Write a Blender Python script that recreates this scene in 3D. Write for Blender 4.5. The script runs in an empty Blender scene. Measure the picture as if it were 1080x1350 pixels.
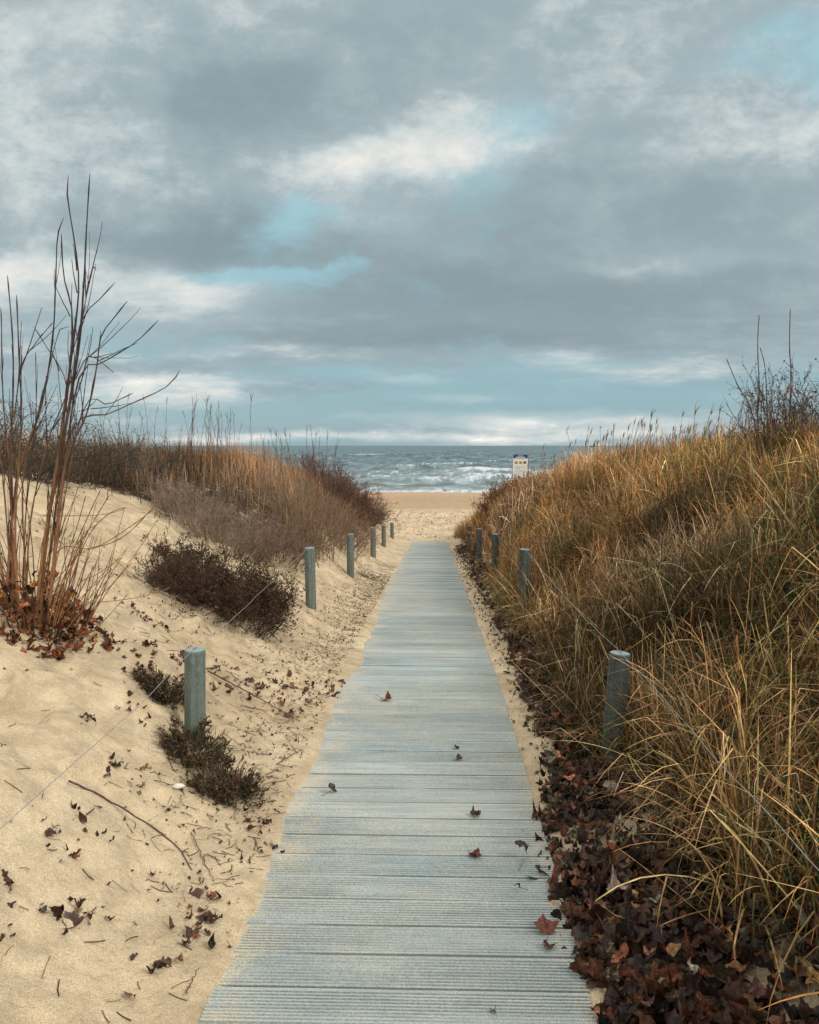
import bpy, math, random
import numpy as np
from mathutils import Vector, Matrix

rng = np.random.default_rng(11)
random.seed(5)
S = bpy.context.scene
COL = S.collection
R = math.radians

# ------------------------------------------------------------------ camera
FPX = 1080.0
CAM = np.array([0.0, 0.0, 1.72])
PITCH, YAW = math.atan(88 / FPX), math.atan(30 / FPX)
cd = bpy.data.cameras.new('camera')
cam = bpy.data.objects.new('camera', cd)
COL.objects.link(cam)
cam.location = CAM
cam.rotation_euler = (math.pi / 2 - PITCH, 0, YAW)
cd.sensor_fit = 'VERTICAL'
cd.sensor_height = 36
cd.lens = 36 * FPX / 1350
cd.clip_start = 0.05
cd.clip_end = 20000
S.camera = cam
CR = np.array(cam.rotation_euler.to_matrix())


def ray(px, py):
    d = CR @ np.array([(px - 540) / FPX, -(py - 675) / FPX, -1.0])
    return d / d[1]


def at(px, py, Y):
    return CAM + ray(px, py) * Y


# ------------------------------------------------------------------ noise
def _h(ix, iy, s):
    n = (ix.astype(np.int64) * 374761393 + iy.astype(np.int64) * 668265263 + s * 974634777) & 0xFFFFFFFF
    n = ((n ^ (n >> 13)) * 1274126177) & 0xFFFFFFFF
    n = (n ^ (n >> 16)) & 0xFFFFFFFF
    return n.astype(np.float64) / 4294967295.0


def vnoise(x, y, s=0):
    x = np.asarray(x, float); y = np.asarray(y, float)
    ix = np.floor(x); iy = np.floor(y)
    fx = x - ix; fy = y - iy
    fx = fx * fx * fx * (fx * (fx * 6 - 15) + 10); fy = fy * fy * fy * (fy * (fy * 6 - 15) + 10)
    a = _h(ix, iy, s); b = _h(ix + 1, iy, s); c = _h(ix, iy + 1, s); d = _h(ix + 1, iy + 1, s)
    return (a + (b - a) * fx) * (1 - fy) + (c + (d - c) * fx) * fy


def fbm(x, y, s=0, o=4, g=0.5):
    r = 0; a = 1; t = 0
    x = np.asarray(x, float); y = np.asarray(y, float)
    for i in range(o):
        r = r + a * vnoise(x, y, s + i * 17); t += a; a *= g
        x, y = x * 1.93 + y * 0.31 + 3.1, y * 1.97 - x * 0.27 + 1.7
    return r / t - 0.5


def sstep(a, b, x):
    t = np.clip((np.asarray(x, float) - a) / (b - a), 0, 1)
    return t * t * (3 - 2 * t)


# ------------------------------------------------------------------ terrain
def base(y):
    y = np.asarray(y, float)
    k = 0.8
    sp = k * np.logaddexp(0, (y - 5.6) / k)
    b1 = -0.065 * sp
    b2 = np.interp(y, [0, 26, 50, 82, 150, 400], [0, -1.33, -2.30, -2.90, -6, -20])
    w = sstep(24, 28, y)
    return b1 * (1 - w) + b2 * w


LU = [-0.5, -0.2, -0.07, 0.03, 0.25, 0.52, 1.0, 1.65, 2.3, 3.0, 4.0, 6.0, 10, 20, 60]
LP = [-.05, -.045, -.012, .016, .05, .15, .40, .68, 1.0, 1.32, 1.58, 1.74, 1.6, 1.3, 1.0]
RU = [-0.5, -0.2, -0.07, 0.03, 0.25, 0.45, 0.7, 1.0, 1.5, 1.9, 2.5, 3.2, 5.0, 10, 20, 60]
RP = [-.05, -.045, -.03, .0, .02, .07, .21, .44, .82, 1.08, 1.36, 1.55, 1.72, 1.7, 1.3, 1.0]


LU2 = [-0.5, -0.2, -0.07, 0.03, 0.25, 0.52, .8, 1.2, 1.5, 1.8, 2.3, 3.0, 4.0, 6.0, 10, 20, 60]
LP2 = [-.05, -.045, -.012, .016, .06, .18, .44, .84, 1.16, 1.42, 1.70, 1.86, 1.96, 2.0, 1.8, 1.4, 1.0]
RP2 = [-.05, -.045, -.03, .0, .03, .13, .42, .86, 1.40, 1.62, 1.76, 1.84, 1.92, 1.8, 1.4, 1.0]


def edge_noise(y):
    return 0.14 * fbm(np.asarray(y) * 0.9, 0.5, 71, 3) + 0.05 * fbm(np.asarray(y) * 6, 0.5, 73, 3) + 0.10 * sstep(5, 7, y) * sstep(10.5, 8, y) * 0.9


_fr = np.random.default_rng(3)
FOOT = []
for _ in range(75):
    fy = _fr.uniform(1.4, 9.5); fx = -0.95 - _fr.uniform(0, 1) ** .8 * 2.6
    FOOT.append((fx, fy, _fr.uniform(-.9, .9), _fr.uniform(.7, 1.2), _fr.uniform(.015, .038)))


def H(x, y):
    x = np.asarray(x, float); y = np.asarray(y, float)
    u = -0.7 - x + edge_noise(y)
    v = x - 0.5 + 0.06 * fbm(y * 0.9, 3.3, 72, 3)
    dl = sstep(30.5, 25.0, y + 1.2 * fbm(x * .3, y * .3, 5)); dr = sstep(31, 25.5, y + 1.2 * fbm(x * .3, y * .3, 6))
    wl = sstep(9.8, 15, y); wr = sstep(7, 13, y)
    PL = np.interp(u, LU, LP) * (1 - wl) + np.interp(u, LU2, LP2) * wl
    PR = np.interp(v, RU, RP) * (1 - wr) + np.interp(v, RU, RP2) * wr
    PR = PR + .10 * sstep(2, 3.2, v) * (1 - wr)
    left = x < -0.1
    PL = PL * (1 - .16 * sstep(14, 20, y)); PR = PR * (1 - .12 * sstep(15, 23, y))
    P = np.where(left, PL, PR)
    d = np.where(left, dl, dr)
    off = np.where(left, u, v)
    amp = sstep(0.1, 1.6, off)
    P = np.where(y > 25.7, np.maximum(P, 0), P)
    z = base(y) + P * np.where(P < 0.05, sstep(31, 25.7, y), d)
    z = z + amp * d * (0.34 * fbm(x * 0.42, y * 0.42, 21, 3) + 0.13 * fbm(x * 1.3, y * 1.3, 22, 3))
    # sand dimples, old footprints
    s = sstep(0.02, 0.5, off)
    s = np.maximum(s, sstep(25.5, 27, y))
    if np.ndim(x):
        dd = np.zeros(np.shape(x)); near_ = (x > -4.2) & (x < -.8) & (y > .9) & (y < 10.2)
        xn, yn = x[near_], y[near_]
    else:
        xn, yn = x, y
    acc = np.zeros(np.shape(xn))
    for (fx, fy, fa, fs, fd) in FOOT:
        c_, s_ = math.cos(fa), math.sin(fa)
        lx = ((xn - fx) * c_ + (yn - fy) * s_) / (.055 * fs); ly = (-(xn - fx) * s_ + (yn - fy) * c_) / (.135 * fs)
        r2 = lx * lx + ly * ly
        acc = acc - fd * np.exp(-r2 * r2 * .8) + fd * .45 * np.exp(-(np.sqrt(r2) - 1.55) ** 2 * 5)
    if np.ndim(x): dd[near_] = acc
    else: dd = acc if (-4.2 < x < -.8 and .9 < y < 10.2) else 0.0
    z = z + dd * sstep(.12, .4, off)
    far = sstep(26, 30, y)
    z = z + s * (0.085 * fbm(x * 3.0, y * 3.0, 31, 4) - 0.045 * sstep(.10, .34, fbm(x * 3.1 + 5, y * 2.6, 32, 2)) + 0.03 * np.abs(fbm(x * 7.5, y * 7.5, 33, 2)) + 0.016 * fbm(x * 17, y * 17, 35, 3))
    z = z + far * ((0.30 * fbm(x * 1.3, y * .8, 37, 3) + .12 * np.abs(fbm(x * 2.6, y * 1.6, 40, 2))) * sstep(52, 44, y) + 0.12 * fbm(x * .12, y * .12, 38, 2) * sstep(90, 60, y) + .05 * fbm(x * .25, y * .1, 39, 3))
    return z


def gp(px, py, lift=0.0):
    """the ground point seen at a place of the photograph"""
    d = ray(px, py)
    Y = np.arange(1.2, 60, 0.01)
    P = CAM[None, :] + d[None, :] * Y[:, None]
    g = H(P[:, 0], P[:, 1])
    k = int(np.argmax(P[:, 2] < g))
    p = P[k].copy(); p[2] = g[k] + lift
    return p


# ------------------------------------------------------------------ mesh helpers
def mesh_np(name, co, faces, mat, col=None, parent=None, smooth=True, loc=None, extra=None):
    """co (N,3), faces (M,k) same k"""
    co = np.asarray(co, dtype=np.float32)
    if loc is not None:
        co = co - np.asarray(loc, dtype=np.float32)
    me = bpy.data.meshes.new(name)
    fs = faces if isinstance(faces, list) and len(faces) and isinstance(faces[0], np.ndarray) else [np.asarray(faces)]
    nl = sum(f.size for f in fs); nf = sum(len(f) for f in fs)
    me.vertices.add(len(co)); me.vertices.foreach_set('co', co.ravel())
    me.loops.add(nl); me.polygons.add(nf)
    me.loops.foreach_set('vertex_index', np.concatenate([f.ravel() for f in fs]).astype(np.int32))
    st = []; c = 0
    for f in fs:
        st.append(c + np.arange(len(f)) * f.shape[1]); c += f.size
    me.polygons.foreach_set('loop_start', np.concatenate(st).astype(np.int32))
    me.polygons.foreach_set('use_smooth', np.full(nf, smooth))
    me.update(calc_edges=True)
    me.validate()
    if col is not None:
        col = np.asarray(col, np.float32)
        if col.shape[1] == 3:
            col = np.concatenate([col, np.ones((len(col), 1), np.float32)], 1)
        a = me.color_attributes.new('Col', 'FLOAT_COLOR', 'POINT')
        a.data.foreach_set('color', col.ravel())
    if extra:
        for k, vals in extra.items():
            a = me.attributes.new(k, 'FLOAT', 'POINT')
            a.data.foreach_set('value', np.asarray(vals, np.float32))
    me.materials.append(mat)
    o = bpy.data.objects.new(name, me)
    COL.objects.link(o)
    if loc is not None and parent is None:
        o.location = loc
    if parent is not None:
        o.parent = parent
    return o


def tag(o, label, cat, group=None, kind=None):
    if label: o['label'] = label
    if cat: o['category'] = cat
    if group: o['group'] = group
    if kind: o['kind'] = kind
    return o


def thing(name, label, cat, loc, group=None):
    o = bpy.data.objects.new(name, None)
    o.empty_display_size = 0.1
    COL.objects.link(o)
    o.location = loc
    return tag(o, label, cat, group)


def grid_faces(nr, nc):
    a = np.arange(nr * nc).reshape(nr, nc)
    return np.stack([a[:-1, :-1].ravel(), a[:-1, 1:].ravel(), a[1:, 1:].ravel(), a[1:, :-1].ravel()], 1)


class Geo:
    """collects numpy pieces of one mesh"""
    def __init__(self): self.co = []; self.q = []; self.t = []; self.c = []; self.n = 0
    def add(self, co, q=None, t=None, col=(1, 1, 1)):
        co = np.asarray(co, float).reshape(-1, 3)
        self.co.append(co)
        if q is not None and len(q): self.q.append(np.asarray(q) + self.n)
        if t is not None and len(t): self.t.append(np.asarray(t) + self.n)
        col = np.asarray(col, float)
        if col.ndim == 1: col = np.tile(col, (len(co), 1))
        self.c.append(col.reshape(-1, 3)); self.n += len(co)
        return self
    def build(self, name, mat, parent=None, loc=None, smooth=True):
        fs = []
        if self.q: fs.append(np.concatenate(self.q))
        if self.t: fs.append(np.concatenate(self.t))
        return mesh_np(name, np.concatenate(self.co), fs, mat, np.concatenate(self.c), parent, smooth, loc)


def ribbons(root, hgt, az, th0, bend, width, c0, c1, segs=5, kink=None, waz=None, cm=None):
    """blades of grass as tapering ribbons; returns co, quads, colours"""
    N = len(root); K = segs + 1
    t = np.linspace(0, 1, K)
    th = th0[:, None] + bend[:, None] * (t[None, :] ** 1.3)
    if kink is not None:
        kt, ka = kink
        th = th + np.where(t[None, :] > kt[:, None], ka[:, None], 0)
    ds = (hgt / segs)[:, None]
    sx = np.sin(th) * ds; cz = np.cos(th) * ds
    zc = np.zeros((N, 1))
    hor = np.concatenate([zc, np.cumsum(sx[:, :-1], 1)], 1); ver = np.concatenate([zc, np.cumsum(cz[:, :-1], 1)], 1)
    ca, sa = np.cos(az)[:, None], np.sin(az)[:, None]
    P = np.stack([root[:, 0, None] + hor * ca, root[:, 1, None] + hor * sa, root[:, 2, None] + ver], 2)
    wa = az + math.pi / 2 + rng.normal(0, .5, N) if waz is None else waz
    wd = np.stack([np.cos(wa), np.sin(wa), rng.normal(0, .2, N)], 1)
    w = width[:, None] * (1 - t[None, :] ** 2) ** .8 * .5 + width[:, None] * .04
    A = P - wd[:, None, :] * w[:, :, None]; B = P + wd[:, None, :] * w[:, :, None]
    co = np.stack([A, B], 2).reshape(-1, 3)
    b = (np.arange(N) * K * 2)[:, None] + (np.arange(segs) * 2)[None, :]
    b = b.ravel()
    q = np.stack([b, b + 1, b + 3, b + 2], 1)
    tt = t[None, :, None]
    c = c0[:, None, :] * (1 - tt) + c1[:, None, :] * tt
    c = np.repeat(c, 2, axis=1).reshape(-1, 3)
    return co, q, c


def tubes(P, r, sides=3, col=None):
    """P (N,K,3), r (N,K)"""
    N, K, _ = P.shape
    T = np.gradient(P, axis=1); T /= np.linalg.norm(T, axis=2, keepdims=True) + 1e-9
    ref = np.array([0.31, -0.93, 0.2])
    A = np.cross(T, ref); A /= np.linalg.norm(A, axis=2, keepdims=True) + 1e-9
    B = np.cross(T, A)
    ang = np.arange(sides) * 2 * math.pi / sides
    co = P[:, :, None, :] + r[:, :, None, None] * (A[:, :, None, :] * np.cos(ang)[None, None, :, None] + B[:, :, None, :] * np.sin(ang)[None, None, :, None])
    idx = np.arange(N * K * sides).reshape(N, K, sides)
    a = idx[:, :-1, :]; b = idx[:, 1:, :]
    a2 = np.roll(a, -1, 2); b2 = np.roll(b, -1, 2)
    q = np.stack([a.ravel(), a2.ravel(), b2.ravel(), b.ravel()], 1)
    if col is None: col = np.ones((N, K, 3))
    c = np.repeat(np.broadcast_to(col, (N, K, 3))[:, :, None, :], sides, 2).reshape(-1, 3)
    return co.reshape(-1, 3), q, c


def grow(P0, D, L, K=6, wig=0.12, up=0.0):
    """N wandering branches from P0 along D with length L"""
    N = len(P0)
    d = D / np.linalg.norm(D, axis=1, keepdims=True)
    out = [P0]; p = P0
    for k in range(K - 1):
        d = d + rng.normal(0, wig, (N, 3)); d[:, 2] += up
        d /= np.linalg.norm(d, axis=1, keepdims=True)
        p = p + d * (L / (K - 1))[:, None]
        out.append(p)
    return np.stack(out, 1)


def sprout(P, n, tmin, tmax, spread, lmin, lmax, K=5, wig=.15, up=0.02):
    N, KK, _ = P.shape
    i = rng.integers(0, N, n); t = rng.uniform(tmin, tmax, n) * (KK - 1)
    k = np.minimum(t.astype(int), KK - 2); f = (t - k)[:, None]
    p = P[i, k] * (1 - f) + P[i, k + 1] * f
    tan = P[i, k + 1] - P[i, k]; tan /= np.linalg.norm(tan, axis=1, keepdims=True) + 1e-9
    d = tan + rng.normal(0, spread, (n, 3))
    L = rng.uniform(lmin, lmax, n) * (1.15 - t / (KK - 1) * .6)
    return grow(p, d, L, K, wig, up)


def taper(N, K, r0, r1, jitter=.3):
    return (np.linspace(r0, r1, K)[None, :] * rng.uniform(1 - jitter, 1 + jitter, (N, 1)))


def jitcol(base_c, N, s=.25, hs=.08):
    c = np.asarray(base_c)[None, :] * (1 + rng.normal(0, s, (N, 1))) * (1 + rng.normal(0, hs, (N, 3)))
    return np.clip(c, .004, .9)


def pick(cols, w, N, s=.2, hs=.06):
    w = np.asarray(w, float); w = w / w.sum()
    i = rng.choice(len(cols), N, p=w)
    c = np.asarray(cols)[i] * (1 + rng.normal(0, s, (N, 1))) * (1 + rng.normal(0, hs, (N, 3)))
    return np.clip(c, .004, .9)


# ------------------------------------------------------------------ materials
def new_mat(name):
    m = bpy.data.materials.new(name); m.use_nodes = True
    nt = m.node_tree; nt.nodes.clear()
    out = nt.nodes.new('ShaderNodeOutputMaterial')
    return m, nt, out


class NB:
    def __init__(self, nt): self.nt = nt
    def n(self, t, **kw):
        nd = self.nt.nodes.new(t)
        for k, v in kw.items(): setattr(nd, k, v)
        return nd
    def put(self, sock, v):
        if v is None: return
        if hasattr(v, 'is_output') or isinstance(v, bpy.types.NodeSocket): self.nt.links.new(v, sock)
        else:
            if isinstance(v, (tuple, list)) and sock.type == 'RGBA' and len(v) == 3: v = (*v, 1)
            sock.default_value = v
    def m(self, op, a, b=None, c=None, clamp=False):
        nd = self.n('ShaderNodeMath', operation=op, use_clamp=clamp)
        self.put(nd.inputs[0], a); self.put(nd.inputs[1], b); self.put(nd.inputs[2], c)
        return nd.outputs[0]
    def mix(self, f, a, b, mode='MIX'):
        nd = self.n('ShaderNodeMix', data_type='RGBA', blend_type=mode)
        self.put(nd.inputs[0], f); self.put(nd.inputs[6], a); self.put(nd.inputs[7], b)
        return nd.outputs[2]
    def noise(self, vec, scale, detail=4, rough=.55, dist=0.0, out=0):
        nd = self.n('ShaderNodeTexNoise')
        self.put(nd.inputs['Vector'], vec); nd.inputs['Scale'].default_value = scale
        nd.inputs['Detail'].default_value = detail; nd.inputs['Roughness'].default_value = rough
        nd.inputs['Distortion'].default_value = dist
        return nd.outputs[out]
    def ramp(self, f, stops):
        nd = self.n('ShaderNodeValToRGB')
        el = nd.color_ramp.elements
        while len(el) < len(stops): el.new(0.5)
        for e, (p, c) in zip(el, stops):
            e.position = p; e.color = (*c, 1) if len(c) == 3 else c
        self.put(nd.inputs[0], f)
        return nd.outputs[0]
    def rng(self, f, a, b, c=0.0, d=1.0, smooth=True):
        nd = self.n('ShaderNodeMapRange')
        nd.interpolation_type = 'SMOOTHSTEP' if smooth else 'LINEAR'
        self.put(nd.inputs[0], f)
        for i, v in enumerate((a, b, c, d)): nd.inputs[i + 1].default_value = v
        return nd.outputs[0]
    def map(self, vec, scale=(1, 1, 1), loc=(0, 0, 0), rot=(0, 0, 0)):
        nd = self.n('ShaderNodeMapping')
        self.put(nd.inputs[0], vec); nd.inputs['Scale'].default_value = scale
        nd.inputs['Location'].default_value = loc; nd.inputs['Rotation'].default_value = rot
        return nd.outputs[0]
    def attr(self, name, out='Color'):
        nd = self.n('ShaderNodeAttribute'); nd.attribute_name = name
        return nd.outputs[out]
    def coord(self, k='Object'):
        return self.n('ShaderNodeTexCoord').outputs[k]
    def bump(self, h, strength=.5, dist=.01, normal=None):
        nd = self.n('ShaderNodeBump'); nd.inputs['Strength'].default_value = strength
        nd.inputs['Distance'].default_value = dist; self.put(nd.inputs['Height'], h)
        if normal is not None: self.put(nd.inputs['Normal'], normal)
        return nd.outputs[0]
    def principled(self, col, rough=.9, spec=.2, normal=None, **kw):
        nd = self.n('ShaderNodeBsdfPrincipled')
        self.put(nd.inputs['Base Color'], col); self.put(nd.inputs['Roughness'], rough)
        nd.inputs['Specular IOR Level'].default_value = spec
        if normal is not None: self.put(nd.inputs['Normal'], normal)
        for k, v in kw.items(): self.put(nd.inputs[k], v)
        return nd.outputs[0]


def foliage_mat(name, scale=30, amt=.35, trans=.25, rough=.8):
    m, nt, out = new_mat(name); b = NB(nt)
    geo = b.n('ShaderNodeNewGeometry')
    nz = b.noise(geo.outputs['Position'], scale, 3)
    f = b.rng(nz, .25, .75, 1 - amt, 1 + amt)
    c = b.mix(1.0, b.attr('Col'), f, 'MULTIPLY')
    p = b.principled(c, rough, .15)
    tr = b.n('ShaderNodeBsdfTranslucent'); b.put(tr.inputs[0], c)
    mx = b.n('ShaderNodeMixShader'); mx.inputs[0].default_value = trans
    nt.links.new(p, mx.inputs[1]); nt.links.new(tr.outputs[0], mx.inputs[2]); nt.links.new(mx.outputs[0], out.inputs[0])
    return m


M_GRASS = foliage_mat('dry_grass')
M_TWIG = foliage_mat('twig_bark', 60, .3, 0.0, .85)
M_LEAF = foliage_mat('dead_leaf', 70, .55, .10, .48)


def bark_mat():
    m, nt, out = new_mat('stem_bark'); b = NB(nt)
    co = b.n('ShaderNodeNewGeometry').outputs['Position']
    v = b.map(co, (90, 90, 14))
    nz = b.noise(v, 1, 4)
    f = b.rng(nz, .3, .7, .6, 1.35)
    c = b.mix(1.0, b.attr('Col'), f, 'MULTIPLY')
    nt.links.new(b.principled(c, .75, .3, b.bump(nz, .6, .002)), out.inputs[0])
    return m


M_BARK = bark_mat()


def sand_mat():
    m, nt, out = new_mat('sand'); b = NB(nt)
    P = b.coord('Object')
    big = b.noise(P, .9, 5, .6)
    med = b.noise(P, 7, 5, .6)
    grain = b.noise(P, 240, 3, .7)
    c = b.ramp(big, [(.25, (.35, .262, .162)), (.48, (.485, .380, .248)), (.75, (.595, .482, .328))])
    c = b.mix(1.0, c, b.rng(med, .25, .75, .74, 1.16), 'MULTIPLY')
    c = b.mix(1.0, c, b.rng(grain, .25, .75, .66, 1.34), 'MULTIPLY')
    # damp darker hollows
    damp = b.rng(b.noise(P, 2.3, 4, .65, .6), .56, .72)
    c = b.mix(b.m('MULTIPLY', damp, .5), c, (.38, .265, .155))
    # crumbs of bark and leaf worked into the sand
    vo = b.n('ShaderNodeTexVoronoi'); vo.inputs['Scale'].default_value = 38; vo.inputs['Randomness'].default_value = 1
    b.put(vo.inputs['Vector'], b.mix(.12, P, b.noise(P, 30, 2, out=1)))
    spot = b.rng(vo.outputs['Distance'], .10, .22, 1, 0)
    sel = b.rng(b.noise(P, 3.1, 4, .7), .52, .68)
    litter = b.attr('litter', 'Fac')
    selm = b.m('MAXIMUM', b.m('MULTIPLY', sel, .5), litter)
    c = b.mix(b.m('MULTIPLY', spot, selm, clamp=True), c, (.07, .04, .025))
    # soil and rotting litter under the plants
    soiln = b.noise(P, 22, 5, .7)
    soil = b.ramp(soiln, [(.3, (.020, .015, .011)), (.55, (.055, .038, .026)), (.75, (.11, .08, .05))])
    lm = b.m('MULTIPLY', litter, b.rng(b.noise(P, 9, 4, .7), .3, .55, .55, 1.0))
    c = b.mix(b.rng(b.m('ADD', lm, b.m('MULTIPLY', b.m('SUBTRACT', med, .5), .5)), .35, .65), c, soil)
    # the wet foreshore
    sep = b.n('ShaderNodeSeparateXYZ'); b.put(sep.inputs[0], P)
    yy = b.m('ADD', sep.outputs[1], b.m('MULTIPLY', b.m('SUBTRACT', b.noise(b.map(P, (.05, .25, 1)), 1, 3), .5), 10))
    far = b.rng(yy, 24, 32)
    c = b.mix(b.m('MULTIPLY', far, .55), c, b.mix(b.rng(b.noise(b.map(P, (1.6, .8, 1)), 1, 5, .75), .38, .60), (.36, .255, .16), (.62, .48, .34)))
    wet = b.m('MULTIPLY', b.rng(yy, 46, 54), b.rng(b.noise(b.map(P, (.1, .9, 1)), 1, 4), .2, .8, .72, 1.0))
    c = b.mix(wet, c, (.36, .235, .135))
    c = b.mix(b.rng(yy, 66, 76), c, (.42, .28, .17))
    rough = b.rng(wet, 0, 1, .95, .6)
    hb = b.m('ADD', b.m('MULTIPLY', b.noise(P, 60, 4, .6), 1.0), b.m('MULTIPLY', grain, .25))
    nrm = b.bump(hb, .8, .010, b.bump(b.noise(P, 12, 4, .6), .8, .04))
    nt.links.new(b.principled(c, rough, .15, nrm), out.inputs[0])
    return m


def board_mat():
    m, nt, out = new_mat('weathered_boards'); b = NB(nt)
    P = b.coord('Object')
    sep = b.n('ShaderNodeSeparateXYZ'); b.put(sep.inputs[0], P)
    tone = b.attr('Col')
    streak = b.noise(b.map(P, (2.2, 34, 1)), 1, 5, .65)
    c = b.ramp(streak, [(.25, (.20, .240, .248)), (.5, (.29, .332, .330)), (.8, (.40, .436, .424))])
    c = b.mix(1.0, c, tone, 'MULTIPLY')
    # blown sand lying in the grooves and over the boards
    sn = b.noise(P, 1.3, 6, .7)
    sandm = b.m('MULTIPLY', b.rng(sn, .30, .80), .50)
    sp = b.noise(P, 190, 3, .75)
    edge = b.m('MAXIMUM', b.rng(b.m('ADD', sep.outputs[0], b.m('MULTIPLY', b.m('SUBTRACT', b.noise(P, 3.2, 5, .7), .5), .5)), -.72, -.34, 1.0, 0), b.rng(sep.outputs[0], .36, .5, 0, .6))
    sandm = b.m('MAXIMUM', sandm, b.m('MULTIPLY', edge, b.rng(b.noise(P, 5, 5, .7), .35, .6)))
    c = b.mix(b.m('MULTIPLY', sandm, b.rng(sp, .38, .6, .25, 1)), c, (.52, .44, .31))
    groove = b.attr('groove', 'Fac')
    fill = b.rng(b.m('SUBTRACT', .4, b.m('MULTIPLY', sep.outputs[0], .5)), 0, 1, 0.2, .6)
    c = b.mix(b.m('MULTIPLY', groove, .95), c, b.mix(b.m('MULTIPLY', fill, b.rng(sn, .3, .7)), (.045, .085, .115), (.30, .25, .17)))
    c = b.mix(1.0, c, b.rng(b.noise(P, 200, 3, .9), .25, .75, .50, 1.50), 'MULTIPLY')
    scuff = b.rng(b.noise(b.map(P, (3, 9, 1)), 1, 6, .75), .56, .70, 0, .35)
    c = b.mix(scuff, c, (.12, .15, .165))
    stain = b.rng(b.noise(P, 2.7, 5, .7), .60, .72, 0, .4)
    c = b.mix(stain, c, b.mix(.5, c, (.10, .09, .07)))
    c = b.mix(b.rng(b.noise(P, 75, 3, .8), .68, .76, 0, .6), c, (.10, .08, .06))
    wetb = b.rng(b.noise(b.map(P, (1, .5, 1)), 1.1, 3), .5, .8, 0, .22)
    c = b.mix(wetb, c, (.14, .20, .25))
    nt.links.new(b.principled(c, .8, .25, b.bump(b.m('ADD', streak, b.m('MULTIPLY', sp, .6)), .35, .003)), out.inputs[0])
    return m


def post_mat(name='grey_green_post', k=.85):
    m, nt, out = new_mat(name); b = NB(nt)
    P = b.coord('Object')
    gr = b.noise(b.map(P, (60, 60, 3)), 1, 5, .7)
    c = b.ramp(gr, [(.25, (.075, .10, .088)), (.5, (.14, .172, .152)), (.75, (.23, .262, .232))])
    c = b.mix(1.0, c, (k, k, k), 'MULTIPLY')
    mott = b.noise(P, 28, 5, .7)
    c = b.mix(1.0, c, b.rng(mott, .3, .7, .75, 1.25), 'MULTIPLY')
    sep = b.n('ShaderNodeSeparateXYZ'); b.put(sep.inputs[0], P)
    alg = b.m('MULTIPLY', b.rng(sep.outputs[2], .45, .0, 0, 1), b.rng(mott, .4, .65))
    c = b.mix(b.m('MULTIPLY', alg, .5), c, (.05, .065, .03))
    c = b.mix(b.rng(b.noise(P, 160, 2, .8), .62, .72, 0, .5), c, (.36, .40, .38))
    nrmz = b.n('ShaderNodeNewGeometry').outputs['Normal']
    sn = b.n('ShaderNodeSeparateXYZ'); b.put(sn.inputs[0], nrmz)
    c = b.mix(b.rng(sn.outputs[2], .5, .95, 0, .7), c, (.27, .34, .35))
    nt.links.new(b.principled(c, .75, .3, b.bump(b.m('ADD', gr, mott), .5, .003)), out.inputs[0])
    return m


def simple_mat(name, col, rough=.6, metallic=0.0, nscale=20, amt=.2, bumpd=0.0):
    m, nt, out = new_mat(name); b = NB(nt)
    P = b.coord('Object')
    nz = b.noise(P, nscale, 4)
    c = b.mix(1.0, col, b.rng(nz, .3, .7, 1 - amt, 1 + amt), 'MULTIPLY')
    nrm = b.bump(nz, .5, bumpd) if bumpd else None
    nt.links.new(b.principled(c, rough, .3, nrm, Metallic=metallic), out.inputs[0])
    return m


def sea_mat():
    m, nt, out = new_mat('sea_water'); b = NB(nt)
    P = b.coord('Object')
    foam = b.attr('foam', 'Fac'); mud = b.attr('mud', 'Fac'); hgt = b.attr('crest', 'Fac')
    sep = b.n('ShaderNodeSeparateXYZ'); b.put(sep.inputs[0], P)
    chop = b.noise(b.map(P, (.35, .10, 1)), 1, 6, .7)
    deep = b.mix(b.rng(chop, .35, .7), (.022, .055, .068), (.15, .22, .235))
    shal = b.mix(b.rng(chop, .35, .7), (.07, .11, .12), (.30, .36, .37))
    c = b.mix(b.rng(sep.outputs[1], 230, 100), deep, shal)
    c = b.mix(b.m('MULTIPLY', mud, .9), c, (.11, .085, .06))
    br = b.noise(b.map(P, (.9, .16, 1)), 1, 7, .75)
    fm = b.rng(b.m('ADD', foam, b.m('MULTIPLY', b.m('SUBTRACT', br, .5), 2.4)), .40, .78)
    c = b.mix(b.m('MULTIPLY', fm, .9), c, (.52, .56, .575))
    bn = b.bump(b.noise(b.map(P, (.6, .35, 1)), 1, 6, .7), .8, .5)
    nt.links.new(b.principled(c, b.rng(fm, 0, 1, .38, .9), .35, bn), out.inputs[0])
    return m


M_SAND, M_BOARD, M_POST, M_SEA = sand_mat(), board_mat(), post_mat(), sea_mat()
M_POST_SHADED = post_mat('shaded_post', .40)  # same post colour darkened to stand in for shade from the grass
M_WIRE = simple_mat('galvanised_wire', (.30, .32, .33), .5, .4, 80, .3)
M_OLDWOOD = simple_mat('old_yellow_wood', (.30, .22, .11), .9, 0, 14, .45, .004)
M_STONE = simple_mat('pale_shell', (.62, .58, .52), .6, 0, 40, .2, .001)

# ------------------------------------------------------------------ vegetation masks
def veg_left(x, y):
    """density 0..1 of fine brown dune grass on the left bank"""
    u = -0.7 - x
    n = fbm(x * .8, y * .8, 51, 3)
    a = sstep(9.2, 10.6, y + 2.0 * n - .55 * np.clip(3.2 - u, 0, 2)) * sstep(.75, 1.3, u + n * .8)
    a = a * sstep(28.5, 26, y)
    hole = sstep(.0, .25, fbm(x * .5, y * .35, 53, 2) + .02) * sstep(14, 12.5, y) * sstep(1.6, 2.2, u)
    return a * (1 - .75 * hole)


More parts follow.
